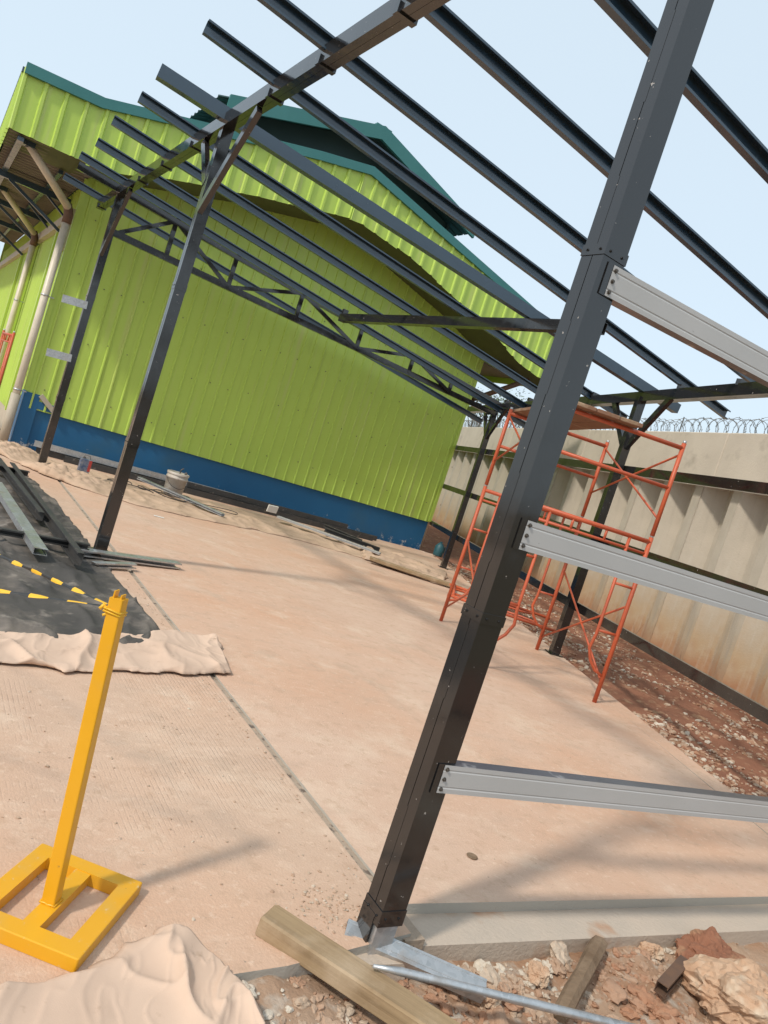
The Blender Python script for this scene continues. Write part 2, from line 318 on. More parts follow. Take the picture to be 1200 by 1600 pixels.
# ------------------------------------------------------------------ setting: ground, slabs
MB().prism([(-900, -900), (900, -900), (900, 900), (-900, 900)], -0.5, -0.32).build('ground', 'far_ground', kind='structure')
def patch(fn, nu, nv):
    b = MB(); vs = [fn(i / nu, j / nv) for j in range(nv + 1) for i in range(nu + 1)]
    b.add(vs, [(j * (nu + 1) + i, j * (nu + 1) + i + 1, (j + 1) * (nu + 1) + i + 1, (j + 1) * (nu + 1) + i) for j in range(nv) for i in range(nu)], True)
    return b
WALL0 = Vector((9.77, 5.06, 0))
def soil_z(x, y): return -0.05 + 0.05 * fbm(x * 1.1, y * 1.1, 3.0) + 0.018 * fbm(x * 9, y * 9, 8.0, 3)
def soil_fn(u, v):
    y = -1.5 + v * 24.0; xl = edge_x(y) - 0.25; xr = WALL0.x + (y - WALL0.y) * 0.4 + 0.3
    x = xl + u * (xr - xl); return (x, y, soil_z(x, y) + 0.10 * max(0, u - 0.75))
def edge_x(y): return 6.98 + (y - 6.11) * 0.43
patch(soil_fn, 64, 330).build('soil_strip', 'soil', kind='structure')
def dirt_z(x, y): return -0.115 + 0.075 * min(1, max(0, (1.85 - x) / 0.6)) + 0.035 * fbm(x * 1.9, y * 1.9, 1.0) + 0.020 * fbm(x * 8, y * 8, 5.0, 3)
patch(lambda u, v: (-2 + u * 8.5, -0.6 + v * 2.50, dirt_z(-2 + u * 8.5, -0.6 + v * 2.5)), 260, 80).build('rubble_bed', 'dirt', kind='structure')

def slab_near(x): return 1.97 - 0.055 * (x - 1.9)
main = [(1.865, slab_near(1.865)), (edge_x(1.75) - 0.235, slab_near(edge_x(1.75) - 0.235)), (edge_x(6.11) - 0.235, 6.11), (edge_x(12.95) - 0.235, 12.95), (1.865, 12.95)]
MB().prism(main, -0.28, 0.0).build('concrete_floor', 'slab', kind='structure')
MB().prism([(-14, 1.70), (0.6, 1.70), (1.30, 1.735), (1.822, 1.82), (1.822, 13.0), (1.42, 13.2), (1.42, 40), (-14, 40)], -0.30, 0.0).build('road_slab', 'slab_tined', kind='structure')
MB().prism([(1.79, 1.80), (1.875, 1.80), (1.875, 12.94), (1.79, 12.94)], -0.2, -0.012).build('joint_strip', 'joint', kind='structure')
MB().prism([(1.805, 1.81), (edge_x(1.62), 1.60), (edge_x(1.75) - 0.24, slab_near(edge_x(1.75) - 0.24) + 0.02), (1.87, slab_near(1.87) + 0.02)], -0.30, -0.042).build('footing_strip', 'footing', kind='structure')
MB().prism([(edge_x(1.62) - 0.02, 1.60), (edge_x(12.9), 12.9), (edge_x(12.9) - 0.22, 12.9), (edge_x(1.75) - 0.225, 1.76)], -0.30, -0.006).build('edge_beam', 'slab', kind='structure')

# ------------------------------------------------------------------ green warehouse
bld = thing('warehouse', 'lime green metal clad warehouse with blue plinth and teal roof trim', 'building', (1.5, 13.1, 0))
BO = Vector((1.5, 13.1, 0))
def bpart(b, name, m, parent=bld, kind=None, label=None):
    root = parent
    while root.parent: root = root.parent
    if root is bld: b.v = [tuple(Vector(p) - BO) for p in b.v]
    return b.build(name, m, parent, kind=kind, label=label)
X0, X1, YB, YF, YE = 1.5, 9.66, 13.1, 11.9, 30.0
TOP = [(0.28, 5.01), (1.27, 5.06), (2.73, 5.45), (4.45, 5.90), (5.40, 6.11), (9.83, 5.25), (10.86, 5.06)]
BOT = [(0.28, 4.17), (1.20, 4.18), (1.65, 4.27), (3.66, 4.85), (5.44, 5.24), (6.58, 5.10), (8.47, 4.66), (9.66, 4.25), (10.86, 4.06)]
def ribbed(a0, a1, zb, zt, place, pitch=0.215, rh=0.018, phase=0.0, rw=0.022, nz=1):
    """vertical sheet from a0 to a1, ribs pushed outwards; place(a, z, out) -> point"""
    xs = [(a0, 0)]; k = math.floor((a0 - phase) / pitch)
    while True:
        c = phase + k * pitch; k += 1
        if c > a1: break
        for da, o in ((-rw, 0), (-rw * 0.5, rh), (rw * 0.5, rh), (rw, 0)):
            if a0 < c + da < a1: xs.append((c + da, o))
    xs.append((a1, 0)); b = MB()
    vs = [place(a, zb(a) + (zt(a) - zb(a)) * j / nz, o) for a, o in xs for j in range(nz + 1)]
    fs = [(i * (nz + 1) + j, (i + 1) * (nz + 1) + j, (i + 1) * (nz + 1) + j + 1, i * (nz + 1) + j + 1) for i in range(len(xs) - 1) for j in range(nz)]
    return b.add(vs, fs)
# front wall: eight lapped sheets
n = 8; w = (X1 - X0) / n
for i in range(n):
    a = X0 + i * w; lift = 0.003 * (i % 2)
    bpart(ribbed(a - 0.015, a + w + 0.015 * (i < n - 1), lambda q: 0.62, lambda q: interp(BOT, q) + 0.05, lambda q, z, o: (q, YB - 0.035 - o - lift, z), phase=X0 + 0.1), 'wall_sheet', 'bright_sheet')
bpart(MB().box((X1 + 0.0, YB - 0.03, 2.45), (0.07, 0.05, 3.62)), 'corner_flashing', 'bright_sheet')
# plinth with raised corner pier and sloped flashing
bpart(MB().box(((X0 + X1) / 2 + 0.1, YB + 0.12, 0.31), (X1 - X0 - 0.2, 0.24, 0.70)), 'plinth', 'blue')
bpart(MB().prism([(X0 - 0.03, YB - 0.045), (X0 + 0.20, YB - 0.045), (X0 + 0.20, YB + 0.3), (X0 - 0.03, YB + 0.3)], -0.05, 0.86), 'corner_pier', 'blue')
bpart(MB().sweep((X0 + 0.20, YB - 0.06, 0.86), (X0 + 0.46, YB - 0.06, 0.66), bprof(0.075, 0.05), (0, 0, 1), (0, 1, 0)), 'sill_flashing', 'beige')
bpart(MB().box((X0 + 0.33, YB - 0.028, 0.70), (0.26, 0.03, 0.12)), 'sill_block', 'blue')
# left side wall
side = [(13.14 + i * 1.06) for i in range(15)]
for i, a in enumerate(side):
    bpart(ribbed(a, a + 1.07, lambda q: 0.35, lambda q: 4.24, lambda q, z, o: (X0 + 0.02 - o - 0.003 * (i % 2), q, z), phase=13.2), 'wall_sheet', 'bright_sheet')
bpart(MB().box((X0 + 0.15, 21.6, 0.2), (0.26, 16.6, 0.5)), 'plinth', 'beige')
bpart(MB().box((X0 - 0.02, YB - 0.02, 2.55), (0.07, 0.07, 3.35)), 'corner_flashing', 'bright_sheet')
bpart(MB().box((X0 - 0.03, 21.5, 3.70), (0.10, 16.4, 0.16)), 'wall_beam', 'beige')
lv = bpart(MB().box((X0 - 0.02, 13.75, 3.35), (0.05, 0.75, 0.36)), 'vent_frame', 'beige')
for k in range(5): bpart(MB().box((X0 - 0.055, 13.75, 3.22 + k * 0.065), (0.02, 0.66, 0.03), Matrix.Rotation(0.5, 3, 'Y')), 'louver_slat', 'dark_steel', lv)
for yy in (14.9, 17.9, 20.9): bpart(MB().box((X0 - 0.025, yy, 2.0), (0.05, 0.10, 3.3)), 'wall_post', 'bright_sheet')
bpart(MB().box((X1 - 0.02, 21.5, 2.2), (0.06, 16.6, 4.2)), 'side_wall', 'bright_sheet')
bpart(MB().box(((X0 + X1) / 2, YE - 0.2, 2.4), (X1 - X0, 0.1, 4.8)), 'rear_wall', 'bright_sheet')
# gable fascia: sheets with stepped lower edge
fx = [0.28 + i * 1.0 for i in range(11)] + [10.86]
for i in range(11):
    a, c = fx[i], fx[i + 1]
    step = 0.02 * (i % 2) if i != 1 else 0.045
    bpart(ribbed(a - 0.01, c + 0.01, lambda q: interp(BOT, q) - step, lambda q: interp(TOP, q) - 0.03, lambda q, z, o: (q, YF - o - 0.003 * (i % 2), z), pitch=0.262, rh=0.03, phase=0.30, rw=0.035), 'fascia_sheet', 'bright_sheet')
def strip_profile(tab, y0, y1, dz0, dz1, sub=1):
    b = MB()
    for (a, za), (c, zc) in zip(tab, tab[1:]):
        vs = [(a, y0, za + dz0), (c, y0, zc + dz0), (c, y1, zc + dz0), (a, y1, za + dz0), (a, y0, za + dz1), (c, y0, zc + dz1), (c, y1, zc + dz1), (a, y1, za + dz1)]
        b.add(vs, [(3, 2, 1, 0), (4, 5, 6, 7), (0, 1, 5, 4), (1, 2, 6, 5), (2, 3, 7, 6), (3, 0, 4, 7)])
    return b
bpart(strip_profile(TOP, YF - 0.06, YF + 0.03, -0.115, 0.025), 'fascia_trim', 'teal')
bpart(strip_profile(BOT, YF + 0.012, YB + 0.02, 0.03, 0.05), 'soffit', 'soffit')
bpart(strip_profile([(p[0], p[1]) for p in TOP], YF + 0.03, YE, -0.06, 0.0), 'roof', 'teal')
# left eave: side fascia, gutter trim and ribbed underside
for i in range(16):
    a = YF + i * 1.1
    bpart(ribbed(a, a + 1.11, lambda q: 4.17, lambda q: 4.98, lambda q, z, o: (0.28 - o, q, z), pitch=0.262, rh=0.03, phase=12.0), 'fascia_sheet', 'bright_sheet')
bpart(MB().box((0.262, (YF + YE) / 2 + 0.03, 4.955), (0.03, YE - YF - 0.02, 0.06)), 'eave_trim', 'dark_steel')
bpart(ribbed(YF + 0.03, 26.0, lambda q: 0.31, lambda q: 1.49, lambda q, x, o: (x, q, 4.22 + (x - 0.3) * 0.03 - o), pitch=0.20, rh=0.03, phase=12.1), 'eave_sheet', 'brown_soffit')
bpart(MB().box((10.26, 19.6, 4.20), (1.18, 13.0, 0.03)), 'eave_sheet', 'brown_soffit')
bpart(MB().box((10.83, 20.2, 4.55), (0.06, 16.5, 0.98)), 'side_fascia', 'bright_sheet')
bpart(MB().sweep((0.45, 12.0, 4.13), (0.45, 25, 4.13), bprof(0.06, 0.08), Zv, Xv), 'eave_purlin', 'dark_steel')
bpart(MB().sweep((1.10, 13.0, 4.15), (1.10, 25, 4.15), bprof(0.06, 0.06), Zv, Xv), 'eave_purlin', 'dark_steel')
for yy in (14.6, 17.6, 20.6):
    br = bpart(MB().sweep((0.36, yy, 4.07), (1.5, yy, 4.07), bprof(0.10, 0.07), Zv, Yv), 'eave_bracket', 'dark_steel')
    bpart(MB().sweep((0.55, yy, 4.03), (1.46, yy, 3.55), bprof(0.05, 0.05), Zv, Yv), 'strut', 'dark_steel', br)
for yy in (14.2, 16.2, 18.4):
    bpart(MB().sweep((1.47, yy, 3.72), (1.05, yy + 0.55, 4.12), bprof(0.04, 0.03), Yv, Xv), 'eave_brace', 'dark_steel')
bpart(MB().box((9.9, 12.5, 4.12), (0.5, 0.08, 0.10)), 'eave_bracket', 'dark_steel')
# rain pipes: raking down from the eave to the wall, then straight to the ground
def downpipe(x, y, xe, zk, sgn, r=0.058):
    p = bpart(MB().tube([(x, y, -0.02), (x, y, zk - 0.08)], r, 14), 'downpipe', 'pvc')
    bpart(MB().tube([(x, y, zk - 0.10), (x, y, zk + 0.02), (x + sgn * 0.02, y, zk + 0.10), (x + sgn * 0.06, y, zk + 0.17)], r * 1.18, 14), 'pipe_elbow', 'rust', p)
    bpart(MB().tube([(x + sgn * 0.04, y - 0.03, zk + 0.13), (xe, y - 0.72, 4.17)], r * 0.95, 14), 'raking_pipe', 'pvc', p)
    bpart(MB().box((xe, y - 0.72, 4.17), (0.16, 0.14, 0.07)), 'gutter_outlet', 'dark_steel', p)
    for z in (0.85, 2.35): 
        bpart(MB().tube([(x, y, z - 0.012), (x, y, z + 0.012)], r * 1.12, 14).box((x + 0.06, y + 0.0, z), (0.14, 0.02, 0.015)), 'pipe_clip', 'galvanised', p)
    bpart(MB().tube([(x, y, -0.02), (x, y, 0.78)], r * 1.22, 14), 'pipe_collar', 'beige', p)
downpipe(1.36, 13.02, 0.57, 3.58, -1); downpipe(1.36, 17.4, 0.57, 3.58, -1)
bpart(MB().tube([(9.80, 13.3, 3.35), (10.4, 12.3, 4.1)], 0.055, 12), 'raking_pipe', 'rust'); bpart(MB().tube([(9.78, 13.3, 0.0), (9.78, 13.3, 3.4)], 0.055, 12), 'downpipe', 'pvc')
# raised ridge roof
JT = [(2.86, 5.98), (5.39, 6.80), (7.72, 6.13)]
def jz(x): return interp(JT, x)
jr = bpart(strip_profile(JT, YF - 0.03, YF + 0.03, -0.20, 0.02), 'ridge_roof_trim', 'teal')
for s0, s1 in ((2.72, 5.39), (5.39, 7.82)):
    zz = (lambda q: 5.98 + (q - 2.86) * 0.3241) if s0 < 3 else (lambda q: 6.80 - (q - 5.39) * 0.2876)
    for i in range(9):
        ya = YF + 0.03 + i * 1.6
        bpart(ribbed(ya, ya + 1.61, lambda q: s0, lambda q: s1, lambda q, x, o: (x, q, zz(x) + o - 0.02), pitch=0.2, rh=0.035, phase=12.0), 'ridge_roof_sheet', 'teal_dark')
bpart(MB().box((5.39, (YF + 26) / 2, 6.80), (0.30, 14.1, 0.03)), 'ridge_cap', 'teal')
g = MB(); xs = [3.1, 5.39, 7.5]
g.add([(x, 12.55, interp(TOP, x) - 0.02) for x in xs] + [(x, 12.55, jz(x) - 0.04) for x in xs], [(0, 1, 4, 3), (1, 2, 5, 4)])
bpart(g, 'ridge_gable', 'teal_dark')
bpart(MB().box((3.0, 19.3, 5.75), (0.05, 13.6, 0.6)), 'ridge_side_louver', 'teal_dark'); bpart(MB().box((7.5, 19.3, 5.85), (0.05, 13.6, 0.6)), 'ridge_side_louver', 'teal_dark')
sb = MB()
for row in (1.0, 1.9, 2.8, 3.7):
    for k in range(24):
        x = X0 + 0.25 + k * 0.35 + random.uniform(-0.05, 0.05); z = row + random.uniform(-0.06, 0.06)
        sb.box((x, YB - 0.044, z), (0.014, 0.014, 0.014))
bpart(sb, 'screws', 'bolt', kind='stuff')

# ------------------------------------------------------------------ compound wall of folded concrete piles, cap beam, razor wire
wall = thing('compound_wall', 'stained grey compound wall of folded concrete piles under a heavy cap beam', 'wall', (WALL0.x, WALL0.y, 0), -R(21.8))
# local frame: +y along the wall, -x towards the yard
pp = MB(); P = [(0.0, 0.0), (0.22, 0.0), (0.50, 0.28), (0.72, 0.28), (1.0, 0.0)]
th = 0.12; prof = [(b, a) for a, b in P] + [(b + th, a) for a, b in P[::-1]]
pp.prism(prof, -0.5, 2.92); pme = pp.mesh('concrete_pile')
for k in range(-7, 31):
    o = obj('concrete_pile', pme, 'pile', wall, loc=(random.uniform(-0.012, 0.012), k * 1.004, random.uniform(-0.01, 0.01)))
for k in range(8):
    MB().box((0.08, -5.0 + k * 4.99 , 3.255), (0.62, 4.975, 0.75), bev=0.015).build('cap_beam', 'cap', wall)
rz = thing('razor_wire', 'coiled razor wire strung along the top of the concrete compound wall', 'razor wire', (WALL0.x, WALL0.y, 3.63), -R(21.8))
b = MB(); pts = []
for ph, yoff in ((0, 0.0), (1.6, 0.05)):
    pts = []; N_ = 3660
    for i in range(N_):
        t = i / 24.0 * 2 * math.pi; y = -7 + yoff + i / N_ * 38
        rr = 0.160 + 0.055 * fbm(i * 0.012, ph) + 0.012 * fbm(i * 0.3, ph)
        pts.append((0.05 + rr * math.cos(t + ph) * 0.9, y + 0.11 * fbm(i * 0.05, ph + 8), 0.16 + 0.05 * fbm(i * 0.006, ph + 3) + rr * math.sin(t + ph)))
    b.tube(pts, 0.0042, 4, False)
    for i in range(0, N_, 3):
        p = Vector(pts[i]); q = Vector(pts[min(i + 1, N_ - 1)]) - p; nrm = Vector((p.x - 0.05, 0, p.z - 0.17)).normalized()
        b.add([p - q * 0.25, p + q * 0.25, p + nrm * 0.022 + q * 0.5], [(0, 1, 2)]); b.add([p - q * 0.25, p + q * 0.25, p - nrm * 0.022 - q * 0.5], [(0, 1, 2)])
b.build('coil', 'wire', rz)
for k in range(14): MB().sweep((0.05, -6 + k * 2.6, -0.02), (0.05, -6 + k * 2.6, 0.36), bprof(0.025, 0.004), Xv, Yv).build('wire_post', 'wire', rz)

# ------------------------------------------------------------------ canopy frame (one welded and bolted steel structure)
can = thing('canopy_frame', 'unfinished black steel canopy frame of columns, truss, purlins and grey side rails', 'steel frame', (1.67, 1.82, 0))
CO = Vector((1.67, 1.82, 0))
def cpart(b, name, m, parent=can, label=None, kind=None):
    b.v = [tuple(Vector(p) - CO) for p in b.v]; return b.build(name, m, parent, label=label, kind=kind)
def bolt(p, nrm, parent, r=0.009, m='bolt'):
    nrm = Vector(nrm).normalized(); p = Vector(p)
    return cpart(MB().tube([p, p + nrm * 0.002], r * 1.5, 10).tube([p, p + nrm * (0.004 + r * 0.6)], r, 6, smooth=False), 'bolt', m, parent)
def column(x, y, h, ax, ay, splices, s=0.096, zbase=0.0, bare=0.0, detail=True):
    """two lipped channels toe to toe; ax = seam faces, ay = web faces"""
    b = MB(); c = Vector((x, y, 0)); hw = s / 2
    for sg in (-1, 1):
        pr = cprof(s, hw - 0.0016, 0.004, 0.015)
        b.sweep(c + ay * sg * hw + Zv * (zbase + bare), c + ay * sg * hw + Zv * h, pr, ax, -ay * sg)
    col = cpart(b, 'column', 'black_paint')
    # weld beads closing parts of the seam
    wb = MB()
    for k in range(int(h / 0.5)):
        z = 0.3 + k * 0.5 + random.uniform(-0.08, 0.08); ln = random.uniform(0.16, 0.34)
        for sg in (-1, 1): wb.sweep(c + ax * sg * (hw - 0.0005) + Zv * z, c + ax * sg * (hw - 0.0005) + Zv * min(z + ln, h), bprof(0.003, 0.008), ax, ay)
    cpart(wb, 'weld_seam', 'black_paint', col, kind='stuff')
    if bare: 
        cpart(MB().sweep(c + Zv * zbase, c + Zv * (bare + 0.02), bprof(s - 0.012, s - 0.012), ax, ay), 'base_stub', 'galvanised', col)
    for z, hh in splices:
        sp = MB(); t = 0.0025
        for sg in (-1, 1):
            sp.sweep(c + ay * sg * (hw + t / 2 + 0.0005) + Zv * (z - hh / 2), c + ay * sg * (hw + t / 2 + 0.0005) + Zv * (z + hh / 2), bprof(s + 0.006, t), ax, ay)
            sp.sweep(c + ax * sg * (hw + t / 2 + 0.0005) + Zv * (z - hh / 2), c + ax * sg * (hw + t / 2 + 0.0005) + Zv * (z + hh / 2), bprof(t, s + 0.0008), ax, ay)
        so = cpart(sp, 'splice_plate', 'black_paint', col)
        if detail:
            for q in (-0.28, 0.28): 
                bolt(c - ax * (hw + t) + ay * q * s + Zv * z, -ax, col, 0.0035, 'black_paint'); bolt(c - ay * (hw + t) + ax * q * s + Zv * z, -ay, col, 0.0035, 'black_paint')
    if zbase > -0.03:
        cpart(MB().box((x, y, zbase + 0.005), (0.17, 0.17, 0.010), Matrix.Rotation(-math.atan2(ay.x, ay.y), 3, 'Z')), 'base_plate', 'black_paint', col)
    return col
column(1.67, 1.82, 3.83, Xv, Yv, [(0.10, 0.055), (1.135, 0.035), (2.335, 0.035)], zbase=-0.04, bare=0.115)
cpart(MB().box((1.67 - 0.0495, 1.835, 0.03), (0.006, 0.075, 0.14)), 'base_cover', 'black_paint')
MB().prism([(1.56, 1.74), (1.76, 1.72), (1.82, 1.86), (1.74, 1.95), (1.58, 1.93)], -0.1, -0.030).build('column_footing', 'footing', kind='structure')
column(1.68, 6.75, 3.80, Xv, Yv, [(1.0, 0.06), (2.4, 0.06)])
column(1.68, 11.03, 3.80, Xv, Yv, [(1.0, 0.06), (2.4, 0.06)])
column(6.86, 6.12, 3.15, RN, RU, [(0.05, 0.06)])
column(8.86, 11.12, 3.12, RN, RU, [(0.05, 0.06)])
column(5.05, 1.53, 3.20, RN, RU, [(0.05, 0.06)])
# longitudinal beams
BD = 0.12
def zroof(x): return 3.85 - 0.12 * (x - 1.67)
b = MB()
for sg in (-1, 1): b.sweep((1.67 + sg * 0.05, 1.35, 3.83), (1.67 + sg * 0.05, 12.45, 3.83), cprof(BD, 0.049), Zv, (-sg, 0, 0))
cpart(b, 'beam', 'black_paint')
b = MB(); q0 = Vector((rowx(0.9), 0.9, 3.175)); q1 = Vector((rowx(12.85), 12.85, 3.13))
for sg in (-1, 1): b.sweep(q0 + RN * sg * 0.05, q1 + RN * sg * 0.05, cprof(BD, 0.049), Zv, -RN * sg)
cpart(b, 'beam', 'black_paint')
b = MB()
for sg in (-1, 1): b.sweep((5.13 + sg * 0.05, 5.30, 3.35), (4.95 + sg * 0.05, 10.35, 3.36), cprof(0.11, 0.049), Zv, (-sg, 0, 0))
mb = cpart(b, 'beam', 'black_paint')
for yy in (5.36, 10.3): cpart(MB().box((5.13 - (yy - 5.3) * 0.036, yy, 3.44), (0.08, 0.05, 0.10)), 'cleat', 'black_paint', mb)
# purlins and rafters: (y at left beam, slope dy/dx, right end x)
PUR = [(1.93, -0.06, 5.9), (2.90, -0.055, 6.1), (3.83, -0.062, 6.3), (4.79, -0.066, 6.55), (5.64, -0.045, 7.43), (7.60, -0.04, 8.1), (8.66, -0.03, 8.6),
       (9.72, -0.02, 9.1), (10.68, 0.0, 9.5), (12.25, 0.012, 9.62)]
for i, (yl, sl, xe) in enumerate(PUR):
    xs_ = 1.07 + random.uniform(-0.02, 0.02)
    P0 = Vector((xs_, yl + (xs_ - 1.67) * sl, zroof(xs_) + 0.04)); P1 = Vector((xe, yl + (xe - 1.67) * sl, zroof(xe) + 0.04))
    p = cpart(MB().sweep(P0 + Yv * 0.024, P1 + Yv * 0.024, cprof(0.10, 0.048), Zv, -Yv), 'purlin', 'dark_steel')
    cpart(MB().box((1.67, yl + 0.03, 3.79), (0.13, 0.05, 0.06)), 'cleat', 'black_paint', p)
    yr = (yl + (6.88 - 1.67 - 6.11 * 0.4) * sl) / (1 - 0.4 * sl); xr = rowx(yr)
    if xr < xe: cpart(MB().box((xr, yr - 0.01, 3.235), (0.12, 0.05, 0.06)), 'cleat', 'black_paint', p)
def rafter(p0, p1, d=0.11):
    p0, p1 = Vector(p0), Vector(p1); nn = (p1 - p0).cross(Zv).normalized(); b = MB()
    for sg in (-1, 1): b.sweep(p0 + nn * sg * 0.048, p1 + nn * sg * 0.048, cprof(d, 0.047), Zv, -nn * sg)
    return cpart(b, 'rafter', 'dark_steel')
sl = -0.64 / 5.19
rafter((1.05, 6.75 - 0.62 * sl, zroof(1.05) + 0.03), (7.4, 6.75 + 5.73 * sl, zroof(7.4) + 0.03))
rafter((1.05, 1.86, zroof(1.05) + 0.03), (5.7, 1.49, zroof(5.7) + 0.03))
# truss on the far columns
TY = 11.05
def zt(x): return 3.86 - 0.093 * (x - 1.75)
def zb(x): return 3.31 - 0.042 * (x - 1.75)
tr = cpart(MB().sweep((1.1, TY - 0.02, zt(1.1)), (9.0, TY + 0.02, zt(9.0)), cprof(0.10, 0.06), Zv, Yv), 'truss', 'black_paint')
cpart(MB().sweep((1.73, TY - 0.02, zb(1.73)), (8.85, TY + 0.02, zb(8.85)), cprof(0.09, 0.06), Zv, Yv), 'bottom_chord', 'black_paint', tr)
VX = [2.46, 3.41, 4.55, 5.70, 6.79, 7.70]
for x in VX: cpart(MB().sweep((x, TY, zb(x)), (x, TY, zt(x)), cprof(0.06, 0.04), Xv, Yv), 'truss_post', 'black_paint', tr)
zig = [(1.75, 0), (2.46, 1), (3.41, 0), (4.55, 1), (5.70, 0), (6.79, 1), (7.70, 0)]
for (xa, ka), (xb, kb) in zip(zig, zig[1:]):
    cpart(MB().sweep((xa, TY + 0.01, (zb, zt)[ka](xa)), (xb, TY + 0.01, (zb, zt)[kb](xb)), bprof(0.055, 0.035), Zv, Yv), 'truss_web', 'black_paint', tr)
# knee braces
def knee(x, y, d, z0, z1, run): 
    d = Vector(d); c = Vector((x, y, 0))
    cpart(MB().sweep(c + d * 0.03 + Zv * z0, c + d * run + Zv * z1, bprof(0.075, 0.045), (0, 0, 1), d.cross(Zv)), 'knee_brace', 'black_paint')
knee(1.65, 6.75, (0, -1, 0), 3.06, 3.74, 0.86); knee(1.65, 6.75, (0, 1, 0), 3.30, 3.76, 0.50)
knee(1.65, 11.03, (0, -1, 0), 2.98, 3.74, 0.80);
for c in ((6.86, 6.12), (8.86, 11.12), (5.05, 1.53)):
    for sg in (-1, 1): knee(c[0], c[1], RU * sg, 2.55, 3.13, 0.66)
# grey rails bolted to the near column
g1 = Vector((5.06, 1.455, 0))
for z in (2.255, 1.425, 0.595):
    p0 = Vector((1.672, 1.766, z)); p1 = g1 + Zv * z
    gm = MB().sweep(p0, p1, cprof(0.096, 0.048, 0.002, 0.012, 0.0016), Zv, Yv)
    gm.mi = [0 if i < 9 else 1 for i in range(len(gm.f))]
    gi = cpart(gm, 'side_rail', ['grey_primer', 'dark_galv'], label='light grey primed channel rail bolted to the near column')
    for k in (-0.034, 0.0, 0.034): bolt(p0 + Vector((0.012, -0.0015, k)), (0, -1, 0), gi, 0.0048)
    cpart(MB().sweep(p0 + Vector((0.006, 0.003, -0.05)), p0 + Vector((0.006, 0.003, 0.05)), bprof(0.06, 0.003), Xv, Yv), 'cleat', 'black_paint', gi)
# black rails along the right-hand row
for z in (2.29, 1.43, 0.60):
    p0 = Vector((rowx(-0.5), -0.5, z)) + RN * 0.05; p1 = Vector((rowx(13.2), 13.2, z + 0.02)) + RN * 0.05
    cpart(MB().sweep(p0, p1, cprof(0.10, 0.05), Zv, RN), 'side_rail', 'black_paint', label='long black channel rail on the row by the compound wall')
# short unpainted stubs on the far left column
for z in (2.27, 1.54):
    cpart(MB().sweep((1.35, 11.00, z - 0.01), (1.66, 10.97, z + 0.01), cprof(0.10, 0.045), Zv, Yv), 'rail_stub', 'galvanised')

# ------------------------------------------------------------------ scaffold tower
A, C_, B_, D = Vector((5.52, 6.66, 0)), Vector((6.60, 6.15, 0)), Vector((5.83, 4.55, 0)), Vector((4.75, 5.06, 0))
sca = thing('scaffold_tower', 'two tier orange tubular scaffold tower with a plank deck by the slab edge', 'scaffold', (5.68, 5.60, 0))
SO = Vector((5.68, 5.60, 0))
def spart(b, name, m='orange', parent=sca, off=None):
    b.v = [tuple(Vector(p) - (SO if off is None else off)) for p in b.v]; return b.build(name, m, parent)
def frame(p, q, z0, h, arch=True, parent=sca, off=None, r=0.021, zz=True):
    s = q - p; L_ = s.length; e = s / L_
    T = lambda a, z: p + e * a + Zv * (z0 + z)
    if zz and z0 == 0: z_lo = [max(soil_z(v.x, v.y), 0.0) if v.x < edge_x(v.y) else soil_z(v.x, v.y) for v in (p, q)]
    else: z_lo = [0, 0]
    f = spart(MB().tube([T(0, z_lo[0]), T(0, h)], r), 'leg', parent=parent, off=off)
    spart(MB().tube([T(L_, z_lo[1]), T(L_, h)], r), 'leg', parent=parent, off=off)
    spart(MB().tube([T(0, h - 0.045), T(L_, h - 0.045)], r), 'top_bar', parent=parent, off=off)
    if arch:
        g_ = 0.20
        spart(MB().tube([T(0, h - 0.16), T(L_, h - 0.16)], r * 0.62), 'second_bar', parent=parent, off=off)
        for a0, sg in ((0, 1), (L_, -1)):
            k = MB().tube([T(a0 + sg * g_, h - 0.05), T(a0 + sg * g_, 0.62), T(a0 + sg * (g_ + 0.02), 0.48), T(a0 + sg * g_ * 0.86, 0.37), T(a0 + sg * g_ * 0.5, 0.29), T(a0, 0.25)], r * 0.72)
            spart(k, 'ladder_tube', parent=parent, off=off)
            for z in (0.66, 1.12): spart(MB().tube([T(a0, z), T(a0 + sg * g_, z)], r * 0.6), 'rung', parent=parent, off=off)
        for a in (L_ * 0.36, L_ * 0.64): spart(MB().tube([T(a, h - 0.05), T(a, h - 0.16)], r * 0.6), 'bar_stay', parent=parent, off=off)
    else:
        spart(MB().tube([T(0, h * 0.52), T(L_, h * 0.52)], r * 0.85), 'mid_bar', parent=parent, off=off)
    for a in (0, L_): spart(MB().tube([T(a, h - 0.005), T(a, h + 0.025)], r * 0.75), 'coupling_pin', 'galvanised', parent=parent, off=off)
for p, q in ((A, C_), (D, B_)):
    frame(p, q, 0.0, 1.62); frame(p, q, 1.635, 0.89, arch=False)
def brace(p, q):
    d = (q - p); spart(MB().tube([p, q], 0.011, 7), 'cross_brace')
for p, q in ((C_, B_), (A, D)):
    o_ = (q - p).normalized() * 0.0
    brace(p + Zv * 0.98, q + Zv * 0.20); brace(q + Zv * 0.95, p + Zv * 0.16)
    brace(p + Zv * 2.45, q + Zv * 1.80); brace(q + Zv * 2.42, p + Zv * 1.92)
ea = (C_ - A).normalized(); eb = (B_ - C_).normalized()
for k in range(3):
    c = A + ea * (0.14 + k * 0.225) + eb * 0.89 + Zv * 2.525
    spart(MB().box(c, (0.21, 2.1, 0.035), Matrix.Rotation(math.atan2(eb.y, eb.x) - math.pi / 2, 3, 'Z'), bev=0.004), 'deck_plank', 'plank')
